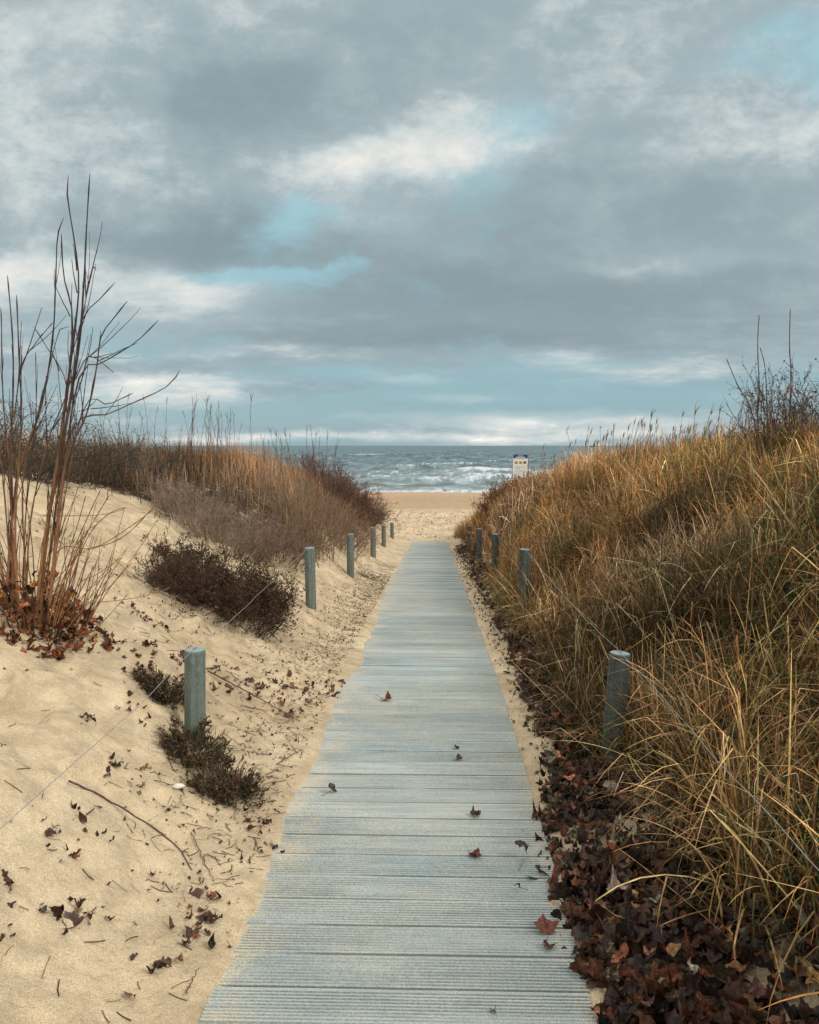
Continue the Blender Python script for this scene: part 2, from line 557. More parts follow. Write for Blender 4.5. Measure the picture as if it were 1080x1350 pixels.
def veg_right(x, y):
    v = x - 0.5
    n = fbm(x * .9, y * .9, 55, 3)
    e = np.interp(y, [1, 2.0, 2.6, 3.0, 4.2, 9], [.75, .58, .42, .34, .36, .34])
    a = sstep(e - .08, e + .28, v + n * .45) * sstep(30, 27, y)
    a = a * (1 - .97 * np.exp(-((x - .86) / .20) ** 2 - ((y - 3.65) / .62) ** 2 * np.where(y > 3.65, 1.6, 1.0)))
    return a


def litter_right(x, y):
    v = x - 0.5
    n = fbm(x * 1.7, y * 1.7, 57, 3)
    w = np.interp(y, [1, 3.0, 4.5, 7, 12, 20], [1.0, .75, .48, .40, .34, .26])
    inner = np.interp(y, [1, 2.6, 3.5, 4.2, 5.5, 9], [.0, -.05, -.04, .08, .12, .14])
    hol = np.clip(1.15 + 2.6 * fbm(x * 2.6, y * 2.6, 151, 3) - .25 * sstep(2.9, 3.8, y), .35, 1)
    return sstep(inner - .02, inner + .10, v + n * .22) * sstep(w + .45, w, v) * hol * sstep(26, 22, y)


# ------------------------------------------------------------------ the ground sheet
def axis(parts):
    out = [parts[0][0]]
    for a, b, s0, s1 in parts:
        x = a
        while x < b - 1e-6:
            f = (x - a) / (b - a)
            x = min(b, x + s0 * (s1 / s0) ** f)
            out.append(x)
    return np.array(out)


ys = axis([(-60, -2, 4, .5), (-2, 1.3, .5, .03), (1.3, 6, .014, .03), (6, 14, .03, .08), (14, 30, .08, .2), (30, 82, .2, .7), (82, 420, 1, 40)])
xr = axis([(0, 2.2, .018, .02), (2.2, 6, .03, .12), (6, 14, .15, .6), (14, 600, .8, 90)])
xl = axis([(0, 3.2, .018, .018), (3.2, 7, .025, .10), (7, 14, .15, .6), (14, 600, .8, 90)])
xs = np.concatenate([-xl[:0:-1], xr])
XX, YY = np.meshgrid(xs, ys)
ZZ = H(XX, YY)
LIT = np.clip(np.maximum(veg_right(XX, YY), litter_right(XX, YY) * .95) , 0, 1)
LIT = np.where((XX > .3) & (XX < 1.15), LIT * np.clip(.9 + 1.6 * fbm(XX * 3, YY * 3, 150, 3), .42, 1), LIT)
LIT = np.maximum(LIT, .75 * veg_left(XX, YY))
LIT = np.maximum(LIT, .33 * sstep(.45, .1, -0.7 - XX) * (XX < -.5) * sstep(26, 22, YY) * (YY > 2.8))
for (cx, cy, rr) in [(-2.0, 7.3, .8)]:
    LIT = np.maximum(LIT, sstep(rr, rr * .5, np.hypot(XX - cx, (YY - cy) * .8)))
ground = mesh_np('ground', np.stack([XX, YY, ZZ], 2).reshape(-1, 3), grid_faces(*XX.shape), M_SAND, extra={'litter': LIT.ravel()})
tag(ground, 'pale dune sand running down both sides of the boardwalk to the beach', None, kind='structure')

# ------------------------------------------------------------------ boardwalk
def build_boardwalk():
    W = .171; x0, x1 = -.70, .50
    ny = []; dep = []; pid = []; gr = []
    y = -3.0; k = 0
    while y < 25.6:
        gap = float(rng.uniform(.007, .013) if y < 5 else rng.uniform(.004, .008)) + (.006 if k % 9 == 4 else 0)
        ya, yb = y + gap / 2, y + W - gap / 2
        if y < 11:
            n = 9
            mg = .009; per = (yb - ya - 2 * mg) / n
            pts = [(ya, -.024, 1.6), (ya + .0008, -.0015, .3), (ya + .002, 0, 0), (ya + mg, 0, 0)]
            for i in range(n):
                s = ya + mg + i * per
                pts += [(s + per * .10, -.0055, .8), (s + per * .46, -.0055, .8), (s + per * .56, 0, 0), (s + per * .99, 0, 0)]
            pts += [(yb - .002, 0, 0), (yb - .0008, -.0015, .3), (yb, -.024, 1.6)]
        else:
            pts = [(ya, -.02, 1), (ya + .001, 0, 0), ((ya + yb) / 2, 0, .35), (yb - .001, 0, 0), (yb, -.02, 1)]
        pts.append((yb + gap * .5, -.026, 1.6))
        for p in pts:
            ny.append(p[0]); dep.append(p[1]); gr.append(p[2]); pid.append(k)
        y += W; k += 1
    ny = np.array(ny); dep = np.array(dep); gr = np.array(gr); pid = np.array(pid)
    nx = 46
    xs_ = np.linspace(x0, x1, nx)
    X, Y = np.meshgrid(xs_, ny)
    ex = (rng.normal(0, .0035, k + 1)[pid])[:, None] * np.sign(X + .1) * (np.abs(X + .1) > .58)
    clean = np.clip(.55 + .70 * (X + .1) + 2.2 * fbm(X * 1.3, Y * 3.4, 81, 4), .05, 1)
    gapm = (dep < -.01)[:, None]
    fillg = np.clip(.40 + .85 * (X + .1) + 2.4 * fbm(X * 1.5, Y * 5.1, 82, 3), .0, 1)
    tilt = (rng.normal(0, .0015, k + 1)[pid])[:, None] + (rng.normal(0, .002, k + 1)[pid])[:, None] * (X + .1)
    Z = base(Y) + dep[:, None] * np.where(gapm, fillg, clean) + tilt + .004 * fbm(X * 2, Y * 2, 83, 2)
    X = X + ex
    tone = .93 * (1 + rng.normal(0, .065, k + 1))[pid][:, None] * (1 + .12 * fbm(X * .9, Y * .9, 84, 3))
    hue = rng.normal(0, .02, k + 1)[pid][:, None] * np.ones_like(X)
    C = np.stack([tone * (1 - hue), tone, tone * (1 + hue)], 2)
    G = np.minimum(gr[:, None] * np.where(gapm, .25 + .75 * fillg, clean * .8), 1)
    co = np.stack([X, Y, Z], 2).reshape(-1, 3); f = grid_faces(*X.shape)
    n0 = len(co)
    # side skirts
    sk = []; fs = [f]
    for c in (0, nx - 1):
        top = co.reshape(len(ny), nx, 3)[:, c]; bot = top.copy(); bot[:, 2] = base(ny) - .05
        s = np.stack([top, bot], 1).reshape(-1, 3); a = np.arange(len(ny) - 1) * 2 + n0 + sum(len(q) for q in sk)
        sk.append(s); fs.append(np.stack([a, a + 1, a + 3, a + 2], 1))
    co = np.concatenate([co] + sk)
    col = np.concatenate([C.reshape(-1, 3)] + [np.full((len(s), 3), .7) for s in sk])
    Gf = np.concatenate([G.ravel()] + [np.full(len(s), .3) for s in sk])
    o = mesh_np('boardwalk', co, np.concatenate(fs), M_BOARD, col, smooth=False, extra={'groove': Gf})
    tag(o, 'grey ribbed plank boardwalk leading straight down to the beach', None, kind='structure')


build_boardwalk()

# ------------------------------------------------------------------ sea
def build_sea():
    SL = -2.90
    ysr = [70.0]
    while ysr[-1] < 9000:
        yv = ysr[-1]
        ysr.append(yv * (1 + (.0045 if yv < 420 else .02 if yv < 1500 else .12)))
    ysr = np.array(ysr)
    s = np.concatenate([-np.geomspace(8, .34, 26)[:-1], np.linspace(-.34, .34, 520), np.geomspace(.34, 8, 26)[1:]])
    X = ysr[:, None] * s[None, :]; Y = np.repeat(ysr[:, None], len(s), 1)
    warp = 14 * fbm(X * .018, Y * .02, 91, 3)
    Yw = Y + warp
    swell = np.sin(Yw * 2 * math.pi / 17.0)
    ridge = np.clip(swell, 0, 1) ** 3
    patch = np.clip(fbm(X * .045, Y * .03, 92, 3) * 3.2 + .45, 0, 1)
    Z = .85 * ridge * patch + .6 * fbm(X * .16, Y * .13, 93, 4) + .25 * fbm(X * .6, Y * .35, 94, 3)
    near = sstep(86, 100, Y)
    farf = sstep(1500, 500, Y)
    # foam
    dens = np.interp(ysr, [70, 82, 86, 90, 96, 101, 108, 120, 138, 150, 165, 190, 205, 222, 240, 330, 420, 900, 9000],
                     [.95, .85, .45, .12, .1, .26, .40, .46, .50, .22, .08, .12, .28, .18, .02, -.03, .0, -.04, -.4])[:, None]
    foam = dens + .10 * fbm(X * .6, Y * .22, 99, 3) + .55 * (ridge * patch - .18) * sstep(420, 180, Y) + .30 * fbm(X * .05, Y * .09, 95, 4)
    cap = np.clip(fbm(X * .035, Y * .011, 96, 3) * 6 - 1.15, 0, 1) * sstep(160, 200, Y) * sstep(900, 500, Y)
    foam = foam + cap * np.clip(swell, 0, 1) * 1.1
    # breaking waves over the near bar, brown with stirred sand
    mud = np.zeros_like(X)
    for (cx, cy, lx, h) in [(-8.0, 93, 3.0, .62), (-1.9, 92, 2.0, .5), (11, 94.5, 6.0, .35), (-22, 96, 8, .5), (24, 97, 8, .5)]:
        w = np.exp(-np.abs((X - cx) / lx) ** 4) * np.exp(-((Y - cy - .6 * fbm(X * .4, 0, 97, 2)) / 1.1) ** 2)
        Z = Z + w * h; mud = np.maximum(mud, np.clip(w * 1.6, 0, 1)); foam = foam - w * 1.2
        wf = np.exp(-np.abs((X - cx) / (lx * 1.4)) ** 4) * np.exp(-((Y - cy - 3.5) / 1.6) ** 2)
        foam = foam + wf * .5
    for (px, py, hl, h) in [(604, 610, 11, .9), (533, 610, 10, .9), (627, 600, 9, .9), (785, 600, 16, .8), (475, 596.5, 8, .8), (455, 611, 9, .8)]:
        cy = 4.62 * FPX / (py - 587); cx = (px - 570) / FPX * cy
        sl = hl / FPX * cy
        sh = np.exp(-np.abs((X - cx) / sl) ** 3)
        w = sh * np.exp(-((Y - cy) / 3.5) ** 2)
        Z = Z + h * w; foam = foam + (1.15 + 1.6 * fbm(X * .12, Y * .1, 98, 4)) * sh * np.exp(-((Y - cy - 1.5) / (cy * .012)) ** 2) * (1 if py > 598 else 0) - .5 * sh * np.exp(-((Y - cy + cy * .03) / (cy * .02)) ** 2)
    Z = SL + Z * near * farf + .05 * (1 - near)
    mud = np.maximum(mud, sstep(90, 80, Y) * .3)
    o = mesh_np('sea', np.stack([X, Y, Z], 2).reshape(-1, 3), grid_faces(*X.shape), M_SEA,
                extra={'foam': np.clip(foam, 0, 1).ravel(), 'mud': mud.ravel(), 'crest': ridge.ravel()})
    tag(o, 'grey green sea with white breakers rolling onto the beach', None, kind='structure')


build_sea()

# ------------------------------------------------------------------ posts
def post_mesh(hgt, r=.055):
    n = 28
    prof = [(r * 1.0, -.35), (r * 1.02, 0), (r * 1.0, hgt * .3), (r * .995, hgt * .6), (r, hgt - .02), (r * .985, hgt - .008), (r * .93, hgt - .001), (r * .6, hgt + .002), (r * .05, hgt + .001)]
    prof2 = []
    for (a, b), (c, d) in zip(prof[:-1], prof[1:]):
        m = 4 if d - b > .1 else 1
        for i in range(m): prof2.append((a + (c - a) * i / m, b + (d - b) * i / m))
    prof2.append(prof[-1])
    co = []
    for (rr, z) in prof2:
        for i in range(n):
            a = 2 * math.pi * i / n
            k = 1 + .012 * math.sin(3 * a + z * 3) + .01 * math.sin(7 * a + 1)
            co.append((rr * k * math.cos(a), rr * k * math.sin(a), z))
    idx = np.arange(len(prof2) * n).reshape(len(prof2), n)
    a = idx[:-1]; b = idx[1:]
    q = np.stack([a.ravel(), np.roll(a, -1, 1).ravel(), np.roll(b, -1, 1).ravel(), b.ravel()], 1)
    return np.array(co), q


POSTS = {'L': [], 'R': []}
DEPTH = [4.24, 8.4, 12.4, 16.4, 20.4, 24.6]
left_info = [(257, 848, 'thick grey-green post on the sand, nearest left of the boardwalk, dead plant at its foot'),
             (408, 722, 'grey-green post left of the boardwalk beside the dark heathery shrub, second from the front'),
             (462, 704, 'grey-green post left of the boardwalk, third from the front, green tuft at its foot'),
             (492, 695.5, 'grey-green post on the left bank under the overhanging brown shrub, fourth from the front'),
             (506, 692.5, 'short grey-green post on the left, second last before the beach'),
             (517, 689, 'thin looking grey-green post standing last on the left before the open beach')]
right_info = [(817.5, 852, 'leaning green-grey post, darkened to suggest shade, with pale top, nearest on the right'),
              (692, 724, 'dark post with pale chipped top on the right, second from the front'),
              (653, 704, 'dark post on the right, lower half in yellow grass, third from the front'),
              (632, 697, 'dark post fourth from the front on the right, close beside a brown wooden stake'),
              (619, 693, 'slim post standing freest on the right, at the end of the boardwalk')]
TOPS_R_EXTRA = None


def make_post(px, py, Y, label, group, lean=(0, 0), mat=None):
    top = at(px, py, Y)
    gz = float(H(top[0], top[1])) - .02
    h = top[2] - gz
    root = thing('post', label, 'post', (top[0], top[1], gz), group)
    root.rotation_euler = (lean[1], lean[0], rng.uniform(0, 6.28) if Y > 6 else .4)
    if lean != (0, 0):
        root.location.x -= math.sin(lean[0]) * h; root.location.y += math.sin(lean[1]) * h
        root.rotation_euler = (lean[1], lean[0], 0)
    co, q = post_mesh(h)
    o = mesh_np('shaft', co, q, mat or M_POST, parent=root)
    # wire staple in the top
    t = np.linspace(0, math.pi, 9)
    sp = np.stack([np.cos(t) * .012, np.zeros(9), np.sin(t) * .012 + h - .002], 1)[None]
    c2, q2, _ = tubes(sp, np.full((1, 9), .002), 5)
    mesh_np('staple', c2, q2, M_WIRE, parent=root)
    return np.array([top[0], top[1], top[2] + .006])


for (px, py, lb), Y in zip(left_info, DEPTH):
    POSTS['L'].append(make_post(px, py + (8 if Y < 5 else 0), Y, lb, 'posts along the left of the boardwalk', (R(1.2), 0) if Y < 5 else (R(-1), 0) if Y < 9 else (0, 0)))
for (px, py, lb), Y in zip(right_info, DEPTH):
    POSTS['R'].append(make_post(px, py + (8 if Y < 5 else 0), Y, lb, 'posts along the right of the boardwalk', (R(3.6), R(-1)) if Y < 5 else (R(1.2), 0) if Y < 9 else (0, 0), M_POST_SHADED))

# brown wooden stakes beyond the rows
for (px, py, Y, w, lb) in [(631, 684, 24.6, .11, 'square brown wooden stake in the grass behind the right row of posts'),
                           (637, 679, 28.5, .10, 'farthest brown wooden stake half lost in the right dune grass'),
                           (501.5, 674, 29.0, .11, 'yellowish wooden stake at the dune end on the left, beside the brown shrub')]:
    top = at(px, py, Y); gz = float(H(top[0], top[1])) - .05; h = top[2] - gz
    g = Geo()
    ring = lambda s, z, j: [(-s / 2, -s / 2, z), (s / 2 + j, -s / 2, z), (s / 2, s / 2 - j, z), (-s / 2, s / 2, z)]
    zs = [-.2, h * .3, h * .7, h - .03, h]; ss = [w, w, w * .97, w * .97, w * .75]
    co = np.array(sum([ring(s, z, .006 * (i % 2)) for i, (s, z) in enumerate(zip(ss, zs))], []))
    idx = np.arange(20).reshape(5, 4); a = idx[:-1]; b_ = idx[1:]
    q = np.stack([a.ravel(), np.roll(a, -1, 1).ravel(), np.roll(b_, -1, 1).ravel(), b_.ravel()], 1)
    q = np.concatenate([q, [[16, 17, 18, 19]]])
    o = mesh_np('wooden_stake', co, q, M_OLDWOOD, smooth=False)
    o.location = (top[0], top[1], gz); o.rotation_euler = (0, R(1.5), R(12))
    tag(o, lb, 'post')


def wire(pts, name, label, sag, wob, r=.0015):
    out = []
    for i in range(len(pts) - 1):
        a, b = pts[i], pts[i + 1]
        n = 40
        for k in range(n):
            t = k / n
            p = a * (1 - t) + b * t
            p = p.copy(); p[2] -= sag[i] * 4 * t * (1 - t)
            e = min(1, 6 * t, 6 * (1 - t))
            p[0] += wob * e * float(fbm(t * 5 + i * 7, 1.5, 61, 3)); p[2] += wob * e * float(fbm(t * 5 + i * 7, 8.5, 62, 3)) * .8
            out.append(p)
    out.append(pts[-1])
    P = np.array(out)[None]
    co, q, _ = tubes(P, np.full(P.shape[:2], r), 5)
    o = mesh_np(name, co, q, M_WIRE)
    tag(o, label, 'wire')


L0 = np.array([-1.23, .1, .70]); R0 = np.array([.97, .1, .70])
wire([L0] + POSTS['L'][:3], 'fence_wire', 'thin slack wire strung over the tops of the left posts above the sand', [.06, .02, .03], .05)
wire([R0] + POSTS['R'][:3], 'fence_wire', 'thin pale wire running over the tops of the right posts through the grass', [.02, .04, .05], .05)

# ------------------------------------------------------------------ leaves
def leaf_template(kind=0):
    if kind == 0:   # lobed maple leaf
        pr = [(-90, .22), (-78, .50), (-60, .48), (-40, .66), (-24, .56), (-8, .66), (5, .90), (18, .76), (30, .60), (42, .62), (54, .76), (70, .78), (80, .84), (90, 1.0)]
    else:           # plain pointed leaf
        pr = [(-90, .75), (-70, .55), (-45, .44), (-15, .42), (15, .44), (45, .52), (70, .72), (90, 1.0)]
    right = [(r * math.cos(R(a)), r * math.sin(R(a))) for a, r in pr]
    left = [(-x, y) for x, y in right[-2:0:-1]]
    P = np.array(right + left)
    mid = P * .5
    n = len(P)
    co = np.concatenate([[[0, 0]], mid, P])
    t = np.array([[0, 1 + i, 1 + (i + 1) % n] for i in range(n)])
    q = np.array([[1 + i, 1 + n + i, 1 + n + (i + 1) % n, 1 + (i + 1) % n] for i in range(n)])
    return co * .5, t, q


LT = [leaf_template(0), leaf_template(1)]


def leaves(g, pos, size, col, tilt, kind=0, curl=1.0):
    co2, t, q = LT[kind]
    N = len(pos); M = len(co2)
    x = co2[None, :, 0] * rng.uniform(.75, 1.1, (N, 1)); y = np.tile(co2[None, :, 1], (N, 1))
    ax = rng.uniform(0, math.pi, (N, 1))
    a1 = x * np.cos(ax) + y * np.sin(ax)
    k1 = rng.normal(0, 2.3, (N, 1)) * curl; k2 = rng.uniform(-.6, 2.2, (N, 1)) * curl
    z = k1 * a1 ** 2 + k2 * (x ** 2 + y ** 2) + .22 * curl * np.sin(x * 9 + rng.uniform(0, 6, (N, 1))) * np.abs(y) + .12 * curl * np.cos(y * 11 + rng.uniform(0, 6, (N, 1)))
    sh = 1 / (1 + .8 * np.abs(k1) * np.abs(a1))
    P = np.stack([x * sh, y * sh, z * .8], 2) * size[:, None, None]
    yaw = rng.uniform(0, 2 * math.pi, N); tl = tilt; ta = rng.uniform(0, 2 * math.pi, N)
    c, s = np.cos(yaw)[:, None], np.sin(yaw)[:, None]
    P = np.stack([P[..., 0] * c - P[..., 1] * s, P[..., 0] * s + P[..., 1] * c, P[..., 2]], 2)
    k = np.stack([np.cos(ta), np.sin(ta), 0 * ta], 1)[:, None, :]
    ct, st = np.cos(tl)[:, None, None], np.sin(tl)[:, None, None]
    P = P * ct + np.cross(np.broadcast_to(k, P.shape), P) * st + k * (P * k).sum(2, keepdims=True) * (1 - ct)
    P = P + pos[:, None, :]
    C = np.repeat(col[:, None, :], M, 1) * (1 + rng.normal(0, .12, (N, M, 1)))
    C[:, 0] *= .7
    off = (np.arange(N) * M)[:, None, None]
    g.add(P.reshape(-1, 3), (q[None] + off).reshape(-1, 4), (t[None] + off).reshape(-1, 3), np.clip(C, .003, 1).reshape(-1, 3))


LEAFCOL = [(.052, .029, .020), (.085, .038, .024), (.16, .060, .030), (.030, .021, .018), (.25, .125, .055), (.085, .065, .042), (.26, .22, .17)]


def sample(fn, xa, xb, ya, yb, n):
    x = rng.uniform(xa, xb, n); y = rng.uniform(ya, yb, n)
    k = rng.uniform(0, 1, n) < fn(x, y)
    return x[k], y[k]


g = Geo()
for (ya, yb, n, sz) in [(1.2, 3.2, 5000, .108), (3.2, 5.2, 4200, .082), (5.2, 8.5, 3200, .085), (8.5, 22, 3600, .10)]:
    x, y = sample(lambda a, b: litter_right(a, b), .4, 2.2, ya, yb, n)
    z = H(x, y) + rng.uniform(.0, .075, len(x)) * np.clip((x - .48) * 6, .25, 1)
    col = pick(LEAFCOL, [3.4, 3.4, 1.7, 4, .8, 1.6, .25], len(x), .38, .06)
    pl = rng.uniform(0, 1, len(x)) < .35
    for kk, mm in ((0, ~pl), (1, pl)):
        leaves(g, np.stack([x, y, z], 1)[mm], (rng.uniform(.5, 1.35, len(x)) * sz * (.8 if kk else 1))[mm], col[mm], np.abs(rng.normal(0, .6, len(x)))[mm], kk, 1.0)
# leaves caught deeper in the grass
x, y = sample(veg_right, .9, 3.6, 1.6, 9, 1600)
leaves(g, np.stack([x, y, H(x, y) + rng.uniform(0, .12, len(x))], 1), rng.uniform(.04, .09, len(x)), pick(LEAFCOL, [2, 3, 3, 2, 1, 1, .1], len(x)), rng.uniform(0, 1.1, len(x)), 0)
o = g.build('leaf_litter', M_LEAF)
tag(o, 'thick drift of wet brown maple leaves between the boardwalk and right grass', 'fallen leaves', kind='stuff')

# small litter on the left bank
g = Geo()


def litter_left(x, y):
    u = -0.7 - x
    n = fbm(x * 2.1, y * 2.1, 58, 3)
    a = sstep(.75, .08, u + n * .5) * .8 * sstep(2.4, 3.6, y) + .05
    a = a + .5 * sstep(.14, .3, fbm(x * 1.1, y * 1.1, 59, 3))
    a = a + .5 * np.exp(-((y - 7.0) / 1.2) ** 2 - ((u - 1.0) / .5) ** 2)
    return np.clip(a, 0, 1) * (u > .01)


x, y = sample(litter_left, -3.4, -.7, 1.2, 14, 15000)
N = len(x)
leaves(g, np.stack([x, y, H(x, y) + .006], 1), rng.uniform(.008, .034, N) * (1 + .03 * y), pick(LEAFCOL, [4, 3, 1, 4, 1, 2, .5], N), np.abs(rng.normal(0, .5, N)), 1)
# crumbs of stalk
x, y = sample(litter_left, -3.4, -.7, 1.2, 16, 15000)
N = len(x); az = rng.uniform(0, 6.28, N); L = rng.uniform(.015, .08, N)
P0 = np.stack([x, y, H(x, y) + .004], 1); x2 = x + np.cos(az) * L; y2 = y + np.sin(az) * L
P1 = np.stack([x2, y2, H(x2, y2) + .006], 1)
T = np.stack([P0, (P0 + P1) / 2 + rng.normal(0, .003, (N, 3)), P1], 1)
co, q, c = tubes(T, rng.uniform(.0007, .002, (N, 1)) * np.ones((1, 3)), 3, pick([(.09, .05, .03), (.2, .13, .07), (.05, .03, .02)], [3, 1, 2], N)[:, None, :])
g.add(co, q, None, c)
# same on the right sand strip
x, y = sample(lambda a, b: .8 * sstep(-.05, .2, a - .5), .48, 1.0, 3.0, 22, 5200)
N = len(x)
leaves(g, np.stack([x, y, H(x, y) + .008], 1), rng.uniform(.015, .045, N) * (1 + .03 * y), pick(LEAFCOL, [4, 3, 1, 4, 1, 2, .5], N), np.abs(rng.normal(0, .5, N)), 1)
for (px, py, nn) in [(262, 1185, 9), (268, 1212, 10), (255, 1240, 8), (100, 1218, 7), (118, 1210, 6), (215, 1275, 7), (97, 1128, 6), (66, 1103, 4), (118, 1075, 5), (150, 1015, 8), (175, 1015, 6), (110, 945, 4), (170, 925, 6), (190, 950, 5),
                     (380, 940, 9), (365, 1190 - 60, 5), (330, 1060, 8), (345, 1085, 8), (215, 830, 14), (190, 815, 12), (170, 800, 10), (5, 1170, 6), (40, 1235, 4), (250, 880, 6), (300, 880, 6)]:
    p = gp(px, py); x = p[0] + rng.normal(0, .045, nn); y = p[1] + rng.normal(0, .05, nn)
    leaves(g, np.stack([x, y, H(x, y) + .010], 1), rng.uniform(.025, .07, nn), pick(LEAFCOL, [3, 3, 2, 2, 1, 1, .2], nn), np.abs(rng.normal(0, .6, nn)), int(rng.integers(0, 2)), 1.3)
x = rng.uniform(-3.5, 3.5, 900); y = rng.uniform(25, 46, 900); N = len(x)
leaves(g, np.stack([x, y, H(x, y) + .02], 1), rng.uniform(.03, .13, N), pick(LEAFCOL, [4, 3, 1, 4, 1, 2, .5], N), np.abs(rng.normal(0, .4, N)), 1)
o = g.build('plant_debris', M_LEAF)
tag(o, 'small crumbs of leaf and stalk scattered over the sand beside the boards', 'plant debris', kind='stuff')

# single leaves one can point to
def bz(x, y): return float(base(y)) + .003


def one_leaf(px, py, size, col, label, kind=0, board=True, group=None, stem=True, name='fallen_leaf', tl=.25):
    d = ray(px, py)
    if board:
        Y = 1.72 * FPX / (py - 587) * .98
        for _ in range(30):
            p = CAM + d * Y; Y += (p[2] - bz(0, Y)) * 1.2
        p = CAM + d * Y
    else:
        p = gp(px, py)
    g = Geo(); P = np.array([[0, 0, .012 + size * .08]])
    leaves(g, P, np.array([size]), np.array([col]), np.array([tl]), kind, .42 if not board else .8)
    z0 = g.co[0][:, 2].min(); g.co[0][:, 2] -= z0 - (.002 if board else -.004)
    root = g.build(name, M_LEAF)
    root.location = (p[0], p[1], p[2])
    tag(root, label, 'leaf', group)
    if stem:
        a = rng.uniform(0, 6.28); s = size
        T = grow(np.array([[0, 0, .008]]), np.array([[math.cos(a), math.sin(a), .0]]), np.array([s * .8]), 5, .12, -.02)
        T[..., 2] = np.maximum(T[..., 2], .003)
        co, q, c = tubes(T, np.full((1, 5), .0011), 4, np.tile(np.array([.07, .035, .02]), (1, 5, 1)))
        mesh_np('leaf_stalk', co, q, M_LEAF, c, parent=root)
    return root


bl = [(510, 924, .14, (.16, .05, .03), 'curled reddish brown leaf lying alone farthest up the boardwalk'),
      (602, 987, .062, (.045, .03, .03), 'small dark leaf on the boards just above its near twin'),
      (606, 1002, .062, (.06, .035, .03), 'small dark brown leaf with a long stalk, below its twin on the boards'),
      (625, 1076, .075, (.05, .028, .022), 'dark crumpled leaf with stalk on the boards right of the middle'),
      (626, 1130, .085, (.10, .038, .022), 'rusty brown crumpled leaf on the boards near a plank joint'),
      (683, 1172, .05, (.04, .03, .03), 'small blackish leaf flat on the boards left of the leaf drift'),
      (720, 1228, .11, (.12, .04, .024), 'large red-brown leaf overlapping the right edge of the boards'),
      (722, 1250, .085, (.06, .03, .022), 'dark leaf just nearer than the large red-brown one on the board edge'),
      (690, 1134, .12, (.045, .028, .022), 'big dark leaf reaching from the drift onto the boards'),
      (651, 1335, .035, (.10, .05, .03), 'tiny brown leaf on the nearest planks at the bottom'),
      (304, 1250, .03, (.07, .04, .025), 'tiny brown leaf by the left edge of the boards')]
for (px, py, s, c, lb) in bl:
    one_leaf(px, py, s, c, lb, 0 if s > .05 else 1)
one_leaf(437, 1044, .085, (.06, .045, .035), 'narrow rolled grey-brown leaf on the left half of the boards', 1, tl=1.2)
sl = [(186, 1036, .085, (.17, .08, .05), 'smooth reddish leaf half sunk in the sand left of the post plant', 1),
      (66, 1103, .07, (.07, .035, .025), 'dark crinkled leaf on the sand left, above the curled one', 0),
      (97, 1128, .085, (.13, .055, .035), 'curled brown leaf with pale rim on the left sand', 0),
      (118, 1072, .075, (.09, .05, .03), 'ragged leaf beside the long thin twig on the sand', 0),
      (8, 1168, .075, (.06, .03, .02), 'dark leaf at the very left edge of the picture on sand', 0),
      (100, 1218, .11, (.075, .045, .04), 'large grey-brown leaf in the sand, lower left', 0),
      (172, 1322, .07, (.16, .08, .055), 'ring shaped curled leaf at the bottom left on sand', 0),
      (262, 1180, .085, (.10, .055, .045), 'top leaf of the heap on the sand beside the boards', 0),
      (268, 1210, .10, (.085, .045, .035), 'middle leaf of the heap on the sand beside the boards', 0),
      (255, 1237, .085, (.07, .04, .03), 'lowest leaf of the heap on the sand beside the boards', 0),
      (215, 1275, .08, (.075, .04, .028), 'brown leaf on the sand below the leaf heap', 0),
      (115, 927 + 20, .05, (.09, .045, .035), 'small brown leaf alone on smooth sand left of the nearest post', 0),
      (380, 945, .10, (.13, .05, .035), 'flat reddish leaf at the end of the thin stick near the boards', 0)]
for (px, py, s, c, lb, k) in sl:
    one_leaf(px, py, s, c, lb, k, board=False, stem=False)


def twig(pts, r, label, col=(.10, .06, .04), name='twig'):
    P = []
    for (px, py, lift) in pts:
        P.append(gp(px, py, lift))
    P = np.array(P)
    t = np.linspace(0, len(P) - 1, 22); k = np.minimum(t.astype(int), len(P) - 2); f = (t - k)[:, None]
    Q = P[k] * (1 - f) + P[k + 1] * f
    Q[1:-1] += rng.normal(0, .002, (20, 3))
    Q[:, 2] = np.maximum(Q[:, 2], H(Q[:, 0], Q[:, 1]) + r)
    co, q, c = tubes(Q[None], np.linspace(r, r * .45, 22)[None], 5, np.tile(np.array(col), (1, 22, 1)))
    o = mesh_np(name, co, q, M_BARK, c, loc=P[0])
    tag(o, label, 'twig')


twig([(91, 1036, .02), (150, 1062, .01), (205, 1095, .004), (235, 1118, .004), (253, 1150, .004)], .0045, 'long thin dark twig lying across the left sand')
twig([(252, 1102, .01), (268, 1135, .004), (283, 1165, .004)], .0025, 'short thin straight twig on sand near the leaf heap')
twig([(274, 889, .02), (315, 911, .02), (355, 930, .01), (396, 952, .004)], .0055, 'thin brown stick sloping from the nearest left post to the boards')
twig([(322, 933, .01), (352, 940, .006)], .003, 'short stick under the thin brown stick by the boards')
twig([(245, 1315, .01), (262, 1285, .02)], .0025, 'tiny upright twig near the bottom left boards')
twig([(365, 1010, .01), (398, 990, .01)], .003, 'short twig on sand touching the left board edge')

